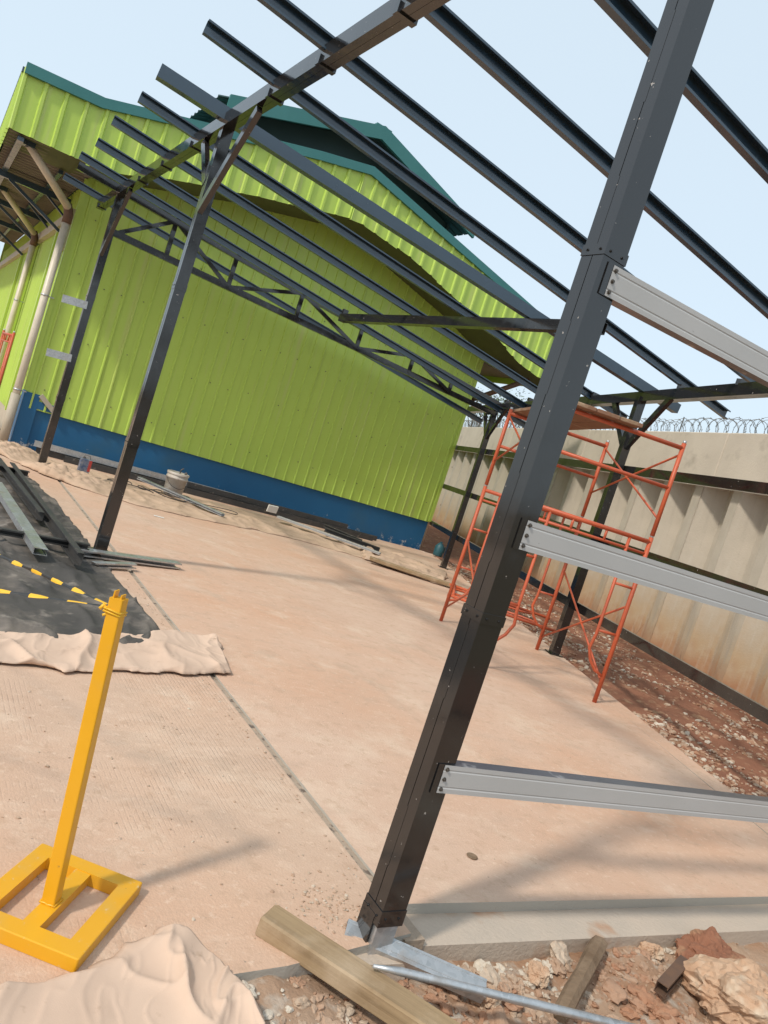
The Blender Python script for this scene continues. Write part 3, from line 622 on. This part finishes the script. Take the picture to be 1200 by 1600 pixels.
# a frame lying flat on the soil behind the tower
lay = thing('loose_scaffold', 'loose orange scaffold frame lying on the red soil behind the tower', 'scaffold', (7.3, 7.6, 0), 0.9)
l = MB(); s_ = lambda n_, pts, r=0.021: MB().tube(pts, r).build(n_, 'orange', lay)
zl = 0.06
s_('leg', [(0, -0.8, zl), (0, 0.8, zl)]); s_('leg', [(1.15, -0.8, zl), (1.15, 0.8, zl)])
s_('top_bar', [(0, 0.72, zl + 0.02), (1.15, 0.72, zl + 0.02)]); s_('second_bar', [(0, 0.5, zl + 0.02), (1.15, 0.5, zl + 0.02)], 0.014)
s_('ladder_tube', [(0.3, 0.72, zl), (0.3, -0.3, zl), (0.22, -0.46, zl), (0, -0.55, zl)], 0.015); s_('ladder_tube', [(0.85, 0.72, zl), (0.85, -0.3, zl), (0.93, -0.46, zl), (1.15, -0.55, zl)], 0.015)
s_('rung', [(0, 0.1, zl), (0.3, 0.1, zl)], 0.013); s_('rung', [(0.85, 0.1, zl), (1.15, 0.1, zl)], 0.013)
# red scaffold end by the left wall of the warehouse
far = thing('scaffold', 'red scaffold frame standing against the side wall behind the rain pipes', 'scaffold', (1.12, 13.25, 0))
FO = Vector((1.12, 13.25, 0)); frame(FO, FO + Vector((-0.05, 1.2, 0)), 0.0, 1.66, True, far, FO, zz=False)

# ------------------------------------------------------------------ yellow stanchion with twisted hazard tape
st = thing('barrier_post', 'yellow steel barrier post on a flat square frame base', 'barrier post', (0.680, 2.048, 0), R(51.6))
W2, L2, BW, BH = 0.393, 0.346, 0.056, 0.040
def rounded(w_, l_, r_, n_=4):
    out = []
    for cx, cy, a0 in ((w_ / 2 - r_, l_ / 2 - r_, 0), (-w_ / 2 + r_, l_ / 2 - r_, 90), (-w_ / 2 + r_, -l_ / 2 + r_, 180), (w_ / 2 - r_, -l_ / 2 + r_, 270)):
        out += [(cx + r_ * math.cos(R(a0 + 90 * k / n_)), cy + r_ * math.sin(R(a0 + 90 * k / n_))) for k in range(n_ + 1)]
    return out
b = MB(); inn = rounded(W2 - 2 * BW, L2 - 2 * BW, 0.004); rings = [(rounded(W2, L2, 0.006), 0.001), (rounded(W2, L2, 0.006), BH - 0.003), (rounded(W2 - 0.002, L2 - 0.002, 0.005), BH - 0.001), (rounded(W2 - 0.006, L2 - 0.006, 0.004), BH), (inn, BH), (inn, 0.001)]
nr = len(inn); vs_ = [(x, y, z) for rg, z in rings for x, y in rg]
b.add(vs_, [(i * nr + k, i * nr + (k + 1) % nr, ((i + 1) % 6) * nr + (k + 1) % nr, ((i + 1) % 6) * nr + k) for i in range(6) for k in range(nr)])
b.build('base_frame', 'yellow', st)
MB().box((0, 0, 0.0194), (W2 - 2 * BW + 0.004, 0.050, 0.0370)).build('base_bar', 'yellow', st)
ST = Matrix.Translation(st.location) @ Matrix.Rotation(R(51.6), 4, 'Z'); STi = ST.inverted()
PB, PT = STi @ Vector((0.657, 2.030, 0.036)), STi @ Vector((0.611, 2.098, 0.915))
b = MB().sweep(PB, PT, rounded(0.041, 0.041, 0.004, 2), Xv, Yv); b.build('post', 'yellow', st)
wb = MB(); c8 = [PB + Vector((0.022 * a_, 0.022 * b_, 0.003)) for a_, b_ in ((1, 1), (-1, 1), (-1, -1), (1, -1), (1, 1))]
wb.tube([p.lerp(q, k / 6) + Vector((0, 0, 0.0012 * ((k * 7) % 3))) for p, q in zip(c8, c8[1:]) for k in range(6)], 0.0035, 5); wb.build('weld_bead', 'yellow', st)
for q in (-0.010, 0.012):
    MB().sweep(PT + Vector((0, q, -0.005)), PT + Vector((0, q, 0.016 + q * 0.3)), bprof(0.026, 0.004), Xv, Yv).build('hook', 'yellow', st)
def tape(path, label, width=0.017, stripe=0.062, off=0.0, sag=0.0):
    pts = [Vector(p) for p in path]; fine = []
    for a, c in zip(pts, pts[1:]):
        k = max(2, int((c - a).length / 0.03)); fine += [a.lerp(c, i / k) for i in range(k)]
    fine.append(pts[-1]); b = MB(); ln = off; N_ = len(fine)
    prev = None
    for i, p in enumerate(fine):
        t = (fine[min(i + 1, N_ - 1)] - fine[max(i - 1, 0)]).normalized(); u = t.cross(Zv).normalized(); w = u.cross(t)
        ang = 0.6 + 1.6 * fbm(ln * 3.1, off); yel = int(ln / stripe) % 2 == 1
        wd = width * (0.85 if yel else 0.55) * (0.8 + 0.5 * abs(fbm(ln * 8, 4.0)))
        d = (w * math.cos(ang) + u * math.sin(ang)) * wd
        pz = p - Zv * sag * math.sin(math.pi * min(1, i / max(1, N_ - 1)))
        cur = (pz + d * 0.5, pz + (w * math.sin(ang) - u * math.cos(ang)) * wd * 0.2, pz - d * 0.5)
        if prev: b.add(prev + cur, [(0, 1, 4, 3), (1, 2, 5, 4)], True, 1 if yel else 0)
        prev = cur; ln += 0.03 if i else 0
    return b.build('hazard_tape', ['tape_black', 'tape_yellow'], None, label, 'tape')
t1 = tape([(0.590, 2.112, 0.888), (0.36, 2.74, 0.815), (0.13, 3.40, 0.742), (-0.3, 4.6, 0.62)], 'upper twisted black and yellow hazard tape running off the post towards the tarp', off=0.08)
tape([(0.590, 2.112, 0.882), (0.35, 2.34, 0.81), (0.0, 2.68, 0.71), (-0.5, 3.15, 0.60)], 'lower twisted black and yellow hazard tape stretched flatter from the post', off=0.02)
# knot round the post head
kb = MB()
for k in range(2):
    ring = [ST @ (PT + Vector((0.0235 * c_[0], 0.0235 * c_[1], -0.045 + 0.008 * k + 0.004 * math.sin(i * 1.3)))) for i, c_ in enumerate(((1, 1), (-1, 1), (-1, -1), (1, -1), (1, 1)))]
    kb.tube(ring, 0.0035, 5, False)
kb.tube([(0.592, 2.11, 0.876), (0.580, 2.115, 0.884), (0.572, 2.11, 0.872)], 0.006, 5); kb.tube([(0.597, 2.095, 0.870), (0.578, 2.09, 0.862)], 0.004, 5)
kb.build('knot', 'tape_yellow', t1)

# ------------------------------------------------------------------ cloths
def cloth(name, near, farr, nu, nv, amp, freq, m, label, seed, thick=0.0, hfun=None, cat='cloth', base=0.003, jag=0.06):
    def poly(pl, t):
        n_ = len(pl) - 1; k = min(int(t * n_), n_ - 1); f = t * n_ - k
        p0, p1, p2, p3 = pl[max(k - 1, 0)], pl[k], pl[k + 1], pl[min(k + 2, n_)]
        return [0.5 * ((2 * p1[i]) + (-p0[i] + p2[i]) * f + (2 * p0[i] - 5 * p1[i] + 4 * p2[i] - p3[i]) * f * f + (-p0[i] + 3 * p1[i] - 3 * p2[i] + p3[i]) * f ** 3) for i in (0, 1)]
    def fn(u, v):
        a, c = poly(near, u), poly(farr, u); x = a[0] + (c[0] - a[0]) * v; y = a[1] + (c[1] - a[1]) * v
        e = min(1.0, min(u, 1 - u) * nu / 2.5, min(v, 1 - v) * nv / 2.5)
        wx = x + 0.22 * fbm(x * freq * 0.5, y * freq * 0.5, seed + 9); wy = y + 0.22 * fbm(x * freq * 0.5 + 7, y * freq * 0.5, seed + 5)
        ca, sa = math.cos(seed), math.sin(seed); px_, py_ = (wx * ca + wy * sa), (-wx * sa + wy * ca) * 2.2
        r1 = max(0, 1 - abs(fbm(px_ * freq, py_ * freq, seed, 2)) * 2.0) ** 2.4
        r2 = max(0, 1 - abs(fbm(py_ * freq * 1.3 + 3, px_ * freq * 2.4, seed + 2, 2)) * 2.2) ** 3
        r3 = max(0, 1 - abs(fbm(px_ * freq * 3.1 + 3, py_ * freq * 4.2, seed + 4, 2)) * 2.2) ** 3
        h = amp * (r1 + 0.40 * r2 + 0.10 * r3 + 0.30 * (fbm(x * freq, y * freq, seed + 6, 2) + 0.4))
        jx = jag * fbm(x * 5, y * 5, seed + 20) * (1 - e); jy = jag * fbm(x * 5, y * 5, seed + 30) * (1 - e)
        if hfun: h += hfun(x, y)
        return (x + jx, y + jy, base + h * (0.12 + 0.88 * e))
    o = patch(fn, nu, nv).build(name, m, None, label, cat)
    md = o.modifiers.new('thickness', 'SOLIDIFY'); md.thickness = 0.0025; md.offset = 1
    return o
cloth('canvas_sheet', [(-0.2, 1.20), (0.2, 1.25), (0.6, 1.3), (0.85, 1.36), (1.02, 1.42), (1.12, 1.50)], [(-0.2, 1.70), (0.25, 1.72), (0.56, 1.755), (0.80, 1.80), (0.99, 1.91), (1.10, 1.78)], 200, 96, 0.030, 1.7, 'canvas',
      'pale peach canvas sheet bunched beside the yellow barrier base', 1.3)
cloth('black_tarp', [(-3.2, 3.9), (-0.5, 4.0), (0.5, 4.16), (1.05, 4.24), (1.50, 4.36), (1.68, 4.70)], [(-3.2, 10.6), (-0.5, 10.3), (0.6, 10.05), (1.1, 9.95), (1.42, 9.9), (1.56, 8.9)], 150, 190, 0.030, 1.4, 'tarp',
      'dusty black plastic tarp spread on the road slab under steel channels', 4.7, cat='tarp')
cloth('dust_sheet', [(-2.6, 3.62), (-0.5, 3.72), (0.66, 3.84), (1.0, 3.86), (1.4, 3.95), (1.83, 4.05), (1.96, 4.16)], [(-2.6, 4.5), (-0.5, 4.45), (0.66, 4.28), (1.0, 4.36), (1.4, 4.50), (1.8, 4.72), (2.08, 4.72)], 260, 64, 0.034, 1.0, 'canvas',
      'long crumpled beige dust sheet along the near edge of the black tarp', 7.9, base=0.012)
def lumps(x, y): return (0.75 + 0.9 * abs(fbm(x * 5, y * 5, 3.3))) * (0.10 * max(0, 1 - ((x - 1.95) ** 2 + (y - 10.75) ** 2) / 0.5) + 0.10 * max(0, 1 - ((x - 1.2) ** 2 + (y - 12.0) ** 2) / 0.5))
cloth('drop_cloth', [(0.55, 12.3), (1.2, 11.5), (1.75, 10.45), (2.55, 9.95), (3.4, 9.9), (4.5, 10.15), (5.7, 10.15), (6.5, 9.75)], [(0.5, 12.75), (1.3, 12.6), (2.2, 12.1), (3.0, 12.0), (4.0, 12.05), (5.0, 12.05), (6.2, 12.0), (7.0, 11.2)], 300, 84, 0.028, 0.95, 'canvas_dirty',
      'long rumpled brown drop cloth lying along the foot of the blue plinth', 11.1, hfun=lumps)
cloth('sacking', [(6.3, 9.85), (6.9, 9.3), (7.3, 9.05)], [(7.2, 11.6), (7.9, 10.9), (8.2, 10.1)], 70, 70, 0.06, 1.5, 'canvas_dirty', 'heap of torn brown sacking at the far corner by the column', 15.2, base=0.01)

# ------------------------------------------------------------------ loose steel and bits on the floor
def channel(p0, p1, d, w_, m, label, group=None, up=Zv, fl=None, cat='steel channel', name='steel_channel', t=0.003):
    p0, p1 = Vector(p0), Vector(p1); fl = fl or (p1 - p0).cross(Zv)
    b = MB().sweep(p0 - p0, p1 - p0, cprof(d, w_, t, 0.012), up, fl); return b.build(name, m, None, label, cat, group, loc=p0)
channel((1.20, 9.70, 0.13), (1.36, 5.86, 0.11), 0.10, 0.05, 'matte_black', 'black channel lying lengthwise along the right edge of the dark tarp')
channel((1.08, 10.0, 0.12), (1.24, 7.2, 0.11), 0.08, 0.05, 'matte_black', 'shorter black channel beside the long one on the tarp')
channel((0.88, 8.4, 0.11), (1.015, 5.90, 0.10), 0.05, 0.10, 'galvanised', 'bright galvanised channel lying on the dark tarp', fl=Xv)
channel((0.3, 9.4, 0.11), (1.35, 9.55, 0.12), 0.06, 0.05, 'matte_black', 'black channel lying crossways at the far end of the tarp')
channel((0.1, 6.3, 0.10), (1.5, 6.42, 0.10), 0.05, 0.05, 'matte_black', 'black channel lying crossways on the tarp near the second column')
channel((1.38, 6.40, 0.055), (2.36, 6.73, 0.035), 0.05, 0.10, 'galvanised', 'long galvanised channel at the foot of the second column')
channel((1.49, 6.14, 0.03), (1.86, 6.31, 0.045), 0.04, 0.06, 'galvanised', 'short galvanised offcut in front of the second column')
for k, (y, z, m_, xa, xb, lab) in enumerate([(12.62, 0.05, 'matte_black', 1.8, 8.2, 'black purlin lying lowest against the blue plinth'), (12.44, 0.05, 'matte_black', 2.2, 8.0, 'black purlin lying on the floor outermost from the plinth'),
                                           (12.60, 0.15, 'galvanised', 1.75, 5.3, 'bright galvanised purlin on top of the stack along the plinth'), (12.50, 0.145, 'matte_black', 4.2, 7.4, 'black purlin on top of the stack along the plinth')]):
    channel((xa, y + 0.05, z), (xb, y - 0.05, z), 0.09, 0.05, m_, lab, fl=Yv, name='stacked_purlin')
channel((3.2, 11.75, 0.14), (4.2, 10.55, 0.06), 0.04, 0.09, 'galvanised', 'galvanised channel leaning past the white bucket onto the cloth')
channel((5.6, 11.7, 0.10), (6.95, 10.4, 0.08), 0.03, 0.12, 'grey_primer', 'grey flat rail across the cloth near the far corner')
channel((6.3, 11.3, 0.13), (7.1, 10.7, 0.10), 0.07, 0.05, 'matte_black', 'short black offcut on the cloth near the far corner')
channel((6.5, 11.7, 0.15), (6.9, 11.0, 0.13), 0.05, 0.04, 'matte_black', 'second black offcut lying against the grey flat rail')
MB().box((0, 0, 0), (1.5, 0.16, 0.05), bev=0.004).build('plank', 'wood', None, 'brown plank lying on the slab near the far scaffold leg', 'plank', loc=(6.95, 9.3, 0.06)).rotation_euler = (0, 0.02, R(-28))
MB().box((0, 0, 0), (0.20, 0.03, 0.13), bev=0.003).build('carton', 'paper', None, 'small white carton leaning on the stacked purlins', 'carton', loc=(5.72, 12.30, 0.13)).rotation_euler = (0.2, 0, 0.1)
MB().box((0, 0, 0), (0.13, 0.05, 0.003)).build('paper_scrap', 'paper', None, 'scrap of white paper on the bare slab past the second column', 'paper', loc=(2.9, 9.35, 0.006)).rotation_euler = (0, 0, -0.2)
# bucket
bk = thing('bucket', 'dirty white plastic bucket with lid and wire handle by the plinth', 'bucket', (3.66, 11.5, 0.03))
def lathe(prof_, n=24):
    b = MB(); vs = [(r * math.cos(k * 2 * math.pi / n), r * math.sin(k * 2 * math.pi / n), z) for r, z in prof_ for k in range(n)]
    b.add(vs, [(i * n + k, i * n + (k + 1) % n, (i + 1) * n + (k + 1) % n, (i + 1) * n + k) for i in range(len(prof_) - 1) for k in range(n)], True); return b
lathe([(0.001, 0), (0.135, 0), (0.14, 0.01), (0.158, 0.27), (0.168, 0.272), (0.168, 0.30), (0.16, 0.302), (0.16, 0.35)]).build('pail', 'bucket', bk)
lathe([(0.17, 0.335), (0.172, 0.365), (0.155, 0.372), (0.148, 0.362), (0.001, 0.362)]).build('lid', 'bucket', bk)
MB().tube([(0.166 * math.cos(a), 0.166 * math.sin(a) - 0.02, 0.28 - 0.14 * math.sin(-a if a < 0 else 0)) for a in [-math.pi + i * math.pi / 14 for i in range(15)]], 0.005, 6).build('handle', 'cable', bk)
MB().tube([(0.02, 0, 0.36), (0.03, 0.01, 0.42), (0.06, 0.0, 0.45)], 0.01, 6).tube([(0.11, 0, 0.36), (0.12, 0.0, 0.40)], 0.018, 8).build('tool', 'bolt', bk)
tn = thing('paint_tin', 'square blue and red solvent tin on the drop cloth by the plinth', 'tin', (2.30, 11.45, 0.05))
MB().box((0, 0, 0.10), (0.15, 0.10, 0.20), bev=0.006).build('can', 'tin_blue', tn); MB().box((0.06, -0.0515, 0.11), (0.04, 0.003, 0.16)).build('label_patch', 'tin_red', tn)
MB().tube([(-0.03, 0, 0.20), (-0.03, 0, 0.225)], 0.018, 10).build('cap', 'bolt', tn); MB().tube([(-0.05, 0, 0.20), (-0.03, 0, 0.25), (0.04, 0, 0.25), (0.06, 0, 0.20)], 0.004, 6).build('handle', 'bolt', tn)
cb = MB(); pts = []
for i in range(160):
    t = i / 159; a = t * 21; rr = 0.18 + 0.09 * math.sin(t * 9); pts.append((3.0 + 0.9 * (t - 0.3) + rr * math.cos(a), 11.05 + 0.6 * rr * math.sin(a) + 0.1 * math.sin(t * 14), 0.09 + 0.02 * math.sin(a * 1.7)))
cb.tube(pts, 0.007, 6).build('cable', 'cable', None, 'tangled dark cable on the drop cloth in front of the bucket', 'cable')
pts = [(4.0 + 0.55 * math.cos(a) * (1 if a < 3.14 else 1), 10.95 + 0.16 * math.sin(a), 0.075 + 0.01 * math.sin(3 * a)) for a in [-2.6 + i * 0.16 for i in range(33)]]
MB().tube(pts, 0.006, 6).build('cable', 'cable', None, 'single loop of thin cable lying right of the bucket', 'cable')
jg = thing('jug', 'dark teal plastic jug standing at the far plinth corner', 'jug', (9.75, 12.55, 0.02))
lathe([(0.001, 0), (0.09, 0), (0.10, 0.02), (0.10, 0.20), (0.05, 0.27), (0.03, 0.28), (0.03, 0.31), (0.001, 0.31)]).build('body', 'blue_plastic', jg); MB().tube([(0.09, 0, 0.20), (0.14, 0, 0.22), (0.14, 0, 0.10), (0.10, 0, 0.07)], 0.012, 6).build('handle', 'blue_plastic', jg)
lathe([(0.001, 0.0), (0.022, 0.0), (0.026, 0.003), (0.023, 0.006), (0.017, 0.003), (0.001, 0.003)], 20).build('steel_disc', 'old_wood', None, 'small rusty round disc on the slab under the lowest grey rail', 'disc', loc=(2.44, 2.24, 0.001))

# foreground timber, channel, pipe
wd = MB().box((0.62, 0, 0), (1.24, 0.100, 0.066), bev=0.006)
wd.v = [(x, y + 0.003 * fbm(x * 6, 1), z + 0.003 * fbm(x * 5, 3)) for x, y, z in wd.v]
wd_o = wd.build('timber', 'wood', None, 'thick weathered timber beam lying on the rubble at the near column foot', 'timber', loc=(1.285, 1.905, 0.030)); wd_o.rotation_euler = (0, R(3.0), R(-53.0))
gp = MB().sweep((0, 0, 0), (0.50, 0, 0), cprof(0.062, 0.040, 0.002, 0.010, 0.003), Yv, -Zv)
go = gp.build('steel_channel', 'galvanised', None, 'short galvanised channel lying between the timber and the near column', 'steel channel', loc=(1.575, 1.862, 0.012)); go.rotation_euler = (0.42, R(5), R(-34.5))
pi = MB().tube([(0, 0, 0), (0.06, 0, 0.002), (0.09, 0, 0.003), (0.45, 0, -0.001), (0.47, 0, -0.001), (1.9, 0, -0.02)], [0.006, 0.010, 0.0125, 0.0125, 0.0140, 0.0140], 12)
po_ = pi.build('pipe', 'galvanised', None, 'thin galvanised pipe with flattened tip resting on the timber', 'pipe', loc=(1.52, 1.625, 0.062)); po_.rotation_euler = (0, R(3.2), R(-20.5))
sk = MB().tube([(0, 0, 0), (0.01, 0, 0), (0.12, 0.002, 0.002), (0.3, 0.004, 0.002), (0.45, 0.001, 0.0), (0.62, 0.003, 0.0), (0.64, 0.003, 0)], [0.022, 0.033, 0.034, 0.033, 0.035, 0.031, 0.018], 7, smooth=False)
sk.v = [(x, y * (1 + 0.25 * fbm(x * 9, y * 40, z * 40)), z * 0.8 + 0.004 * fbm(x * 14, y * 50, 2)) for x, y, z in sk.v]
sk.build('stick', 'old_wood', None, 'broken dark wooden stake lying on the pale rubble', 'stick', loc=(2.74, 1.735, -0.045)).rotation_euler = (0, R(-1), R(-151))
channel((2.80, 1.50, -0.055), (3.05, 1.58, -0.035), 0.045, 0.045, 'rust', 'short brown steel offcut on the rubble near the boulder')

# ------------------------------------------------------------------ stones
ICO_V = []; ICO_F = []
def make_ico():
    t = (1 + 5 ** 0.5) / 2
    v = [Vector(p).normalized() for p in ((-1, t, 0), (1, t, 0), (-1, -t, 0), (1, -t, 0), (0, -1, t), (0, 1, t), (0, -1, -t), (0, 1, -t), (t, 0, -1), (t, 0, 1), (-t, 0, -1), (-t, 0, 1))]
    f = [(0, 11, 5), (0, 5, 1), (0, 1, 7), (0, 7, 10), (0, 10, 11), (1, 5, 9), (5, 11, 4), (11, 10, 2), (10, 7, 6), (7, 1, 8), (3, 9, 4), (3, 4, 2), (3, 2, 6), (3, 6, 8), (3, 8, 9), (4, 9, 5), (2, 4, 11), (6, 2, 10), (8, 6, 7), (9, 8, 1)]
    return v, f
def subdiv(v, f):
    v = list(v); c = {}; nf = []
    def mid(a, b):
        k = (min(a, b), max(a, b))
        if k not in c: c[k] = len(v); v.append(((v[a] + v[b]) / 2).normalized())
        return c[k]
    for a, b, d in f:
        x, y, z = mid(a, b), mid(b, d), mid(d, a); nf += [(a, x, z), (b, y, x), (d, z, y), (x, y, z)]
    return v, nf
I0 = make_ico(); I1 = subdiv(*I0); I2 = subdiv(*I1); I3 = subdiv(*subdiv(*I2))
def rock_mesh(b, c, r, ico, seed, flat=0.65, rough=0.45, tint=0.5):
    v, f = ico; rot = Matrix.Rotation(seed * 7.13, 3, 'Z') @ Matrix.Rotation(seed * 3.7 % 0.6, 3, 'X')
    sx, sy = 1 + 0.35 * math.sin(seed * 3), 1 + 0.3 * math.cos(seed * 5); out = []
    for p in v:
        d = 1 + rough * fbm(p.x * 1.2 + seed * 9.1, p.y * 1.2, p.z * 1.2 + seed, 2) + rough * 0.4 * fbm(p.x * 3 + seed, p.y * 3, p.z * 3, 3) + (rough * 0.16 * fbm(p.x * 11 + seed, p.y * 11, p.z * 11, 3) if len(v) > 200 else 0)
        q = rot @ Vector((p.x * sx * d, p.y * sy * d, p.z * flat * d)); out.append(Vector(c) + q * r)
    b.add(out, f, False, 0, tint)
# gravel on the soil strip
b = MB(); n_ = 0
while n_ < 8000:
    v = random.random() ** 1.5; y = -0.5 + v * 13.0; u = random.random(); xl = edge_x(y) - 0.02; xr = WALL0.x + (y - WALL0.y) * 0.4
    u = u ** 1.6; x = xl + u * (xr - xl)
    if fbm(x * 0.9, y * 0.9, 2.0) + 0.55 - u * 0.45 < random.random() * 0.8: continue
    r_ = random.choice([0.008, 0.010, 0.012, 0.015, 0.02, 0.028]) * random.uniform(0.8, 1.3) * (1.35 if random.random() < 0.12 else 1)
    rock_mesh(b, (x, y, soil_z(x, y) + 0.004), r_, I0, random.random() * 50, 0.6, 0.5, random.random()); n_ += 1
b.build('gravel', 'gravel', None, 'pale gravel and soil crumbs scattered over the red soil strip', 'gravel', kind='stuff')
# foreground rubble
b = MB(); n_ = 0
while n_ < 14000:
    x = random.uniform(0.2, 5.2); y = random.uniform(0.4, 1.80)
    if y > (1.70 if x < 1.3 else 1.735 if x < 1.8 else 1.79 - 0.062 * (x - 1.8)): continue
    big = random.random(); r_ = 0.003 + 0.012 * random.random() ** 1.6 + (0.018 * random.random() if big > 0.80 else 0) + (0.022 * random.random() if big > 0.965 and x > 1.9 else 0)
    if x < 1.9 and random.random() < 0.35: r_ *= 0.6
    dens = 0.62 + fbm(x * 2.2, y * 2.2, 6.0)
    if dens < random.random() * 0.8: continue
    pal = fbm(x * 1.6 + 4, y * 1.6, 2.5); ti = min(1, max(0, 0.72 + 0.9 * pal + random.uniform(-0.35, 0.35)))
    rock_mesh(b, (x, y, dirt_z(x, y) + r_ * random.uniform(-0.15, 0.25)), r_, I2 if r_ > 0.022 else I1 if r_ > 0.010 else I0, random.random() * 50, 0.62, 0.55, ti); n_ += 1
b.build('rubble', 'gravel', None, 'loose broken rubble and clods in front of the footing strip', 'rubble', kind='stuff')
def stone(c, r, seed, label, flat=0.7, m='stone'):
    b = MB(); rock_mesh(b, (0, 0, 0), r, I3, seed, flat, 0.42); o = b.build('stone', m, None, label, 'stone', loc=c); return o
stone((3.16, 1.36, -0.05), 0.185, 2.2, 'big pale orange boulder on the rubble beside the brown offcut', 0.62)
stone((3.30, 1.60, -0.07), 0.105, 5.1, 'reddish clod between the big boulder and the footing strip', 0.7, 'soil')
stone((2.02, 1.60, -0.085), 0.05, 8.4, 'grey angular stone beside the end of the galvanised channel', 0.7)
stone((2.33, 1.66, -0.085), 0.055, 1.7, 'buff stone lying left of the wooden stake', 0.6)
stone((2.42, 1.30, -0.09), 0.06, 3.9, 'buff stone below the wooden stake beside the pipe', 0.7)
stone((1.17, 1.61, -0.095), 0.035, 6.6, 'flat round pebble near the corner of the peach canvas', 0.35)
stone((3.05, 1.70, -0.09), 0.045, 9.2, 'white lump of rubble close under the footing strip', 0.7)
# crumbs swept onto the road slab beside the near column and joint
b = MB()
for i in range(500):
    if i < 200: x, y = 1.60 + random.gauss(0, 0.10), 1.98 + random.gauss(0, 0.10)
    elif i < 380: y = random.uniform(2.0, 6.0); x = 1.78 + random.gauss(0, 0.035)
    else: x, y = random.uniform(0.2, 1.7), random.uniform(1.8, 3.6)
    if (abs(x - 1.67) < 0.06 and abs(y - 1.82) < 0.06) or y < 1.84: continue
    z = 0.0 if (x < 1.80 or x > 1.866) else -0.012
    rock_mesh(b, (x, y, z + 0.001), random.uniform(0.002, 0.007) * (1.7 if random.random() < 0.05 else 1), I0, random.random() * 40, 0.6, 0.5, random.uniform(0.4, 0.9))
b.build('crumbs', 'gravel', None, 'mortar crumbs along the slab joint and near column', 'crumbs', kind='stuff')

# dry stalks at the foot of the wall
for i, t in enumerate((3.4, 3.9, 5.2, 6.6, 1.9, 4.6)):
    p = WALL0 + RU * t - RN * (0.06 + 0.05 * (i % 3)); b = MB()
    for k in range(4):
        a = random.uniform(0, 6.28); hh = random.uniform(0.12, 0.34)
        b.tube([(0, 0, 0), (0.03 * math.cos(a), 0.03 * math.sin(a), hh * 0.5), (0.09 * math.cos(a), 0.09 * math.sin(a), hh)], [0.005, 0.004, 0.001], 5)
    b.build('dry_stalk', 'old_wood', None, 'dry brown weed stalks sprouting at the foot of the concrete wall', 'weed', 'dry weeds along the wall', loc=(p.x, p.y, soil_z(p.x, p.y) + 0.0))

# ------------------------------------------------------------------ trees beyond the wall
def tree(x, y, h, cr, label, seed):
    rnd = random.Random(seed); t = thing('tree', label, 'tree', (x, y, -0.3), group=None); b = MB()
    b.tube([(0, 0, 0), (0.06, 0.02, h * 0.4), (0.0, 0.08, h * 0.75)], [0.11, 0.08, 0.04], 8); tips = []
    for k in range(9):
        a = k * 2.4; l0 = h * rnd.uniform(0.45, 0.72); e = Vector((math.cos(a) * cr * rnd.uniform(0.5, 1), math.sin(a) * cr * rnd.uniform(0.5, 1), h * rnd.uniform(0.7, 1.0)))
        b.tube([(0.03, 0.04, l0), (e.x * 0.5, e.y * 0.5, (l0 + e.z) / 2 + 0.1), e], [0.04, 0.025, 0.008], 6); tips.append(e)
    b.build('trunk', 'bark', t); c = MB()
    for e in tips:
        for q in range(150):
            p = e + Vector((rnd.gauss(0, 1), rnd.gauss(0, 1), rnd.gauss(0, 0.7))) * cr * 0.26
            d = Vector((rnd.uniform(-1, 1), rnd.uniform(-1, 1), rnd.uniform(-0.8, 0.3))).normalized(); s1 = d.cross(Vector((rnd.uniform(-1, 1), rnd.uniform(-1, 1), 1))).normalized(); ln = rnd.uniform(0.06, 0.13)
            c.add([p, p + d * ln * 0.5 + s1 * ln * 0.28, p + d * ln, p + d * ln * 0.5 - s1 * ln * 0.28], [(0, 1, 2, 3)])
    c.build('crown', 'leaf', t)
tree(21.4, 26.0, 6.3, 1.05, 'leafy tree showing above the wall behind the far columns', 3)
tree(19.9, 26.0, 5.95, 0.6, 'sparse tree rising over the wall beside the warehouse corner', 5)
tree(14.4, 13.0, 3.95, 0.6, 'low bush top behind the razor wire by the scaffold', 8)
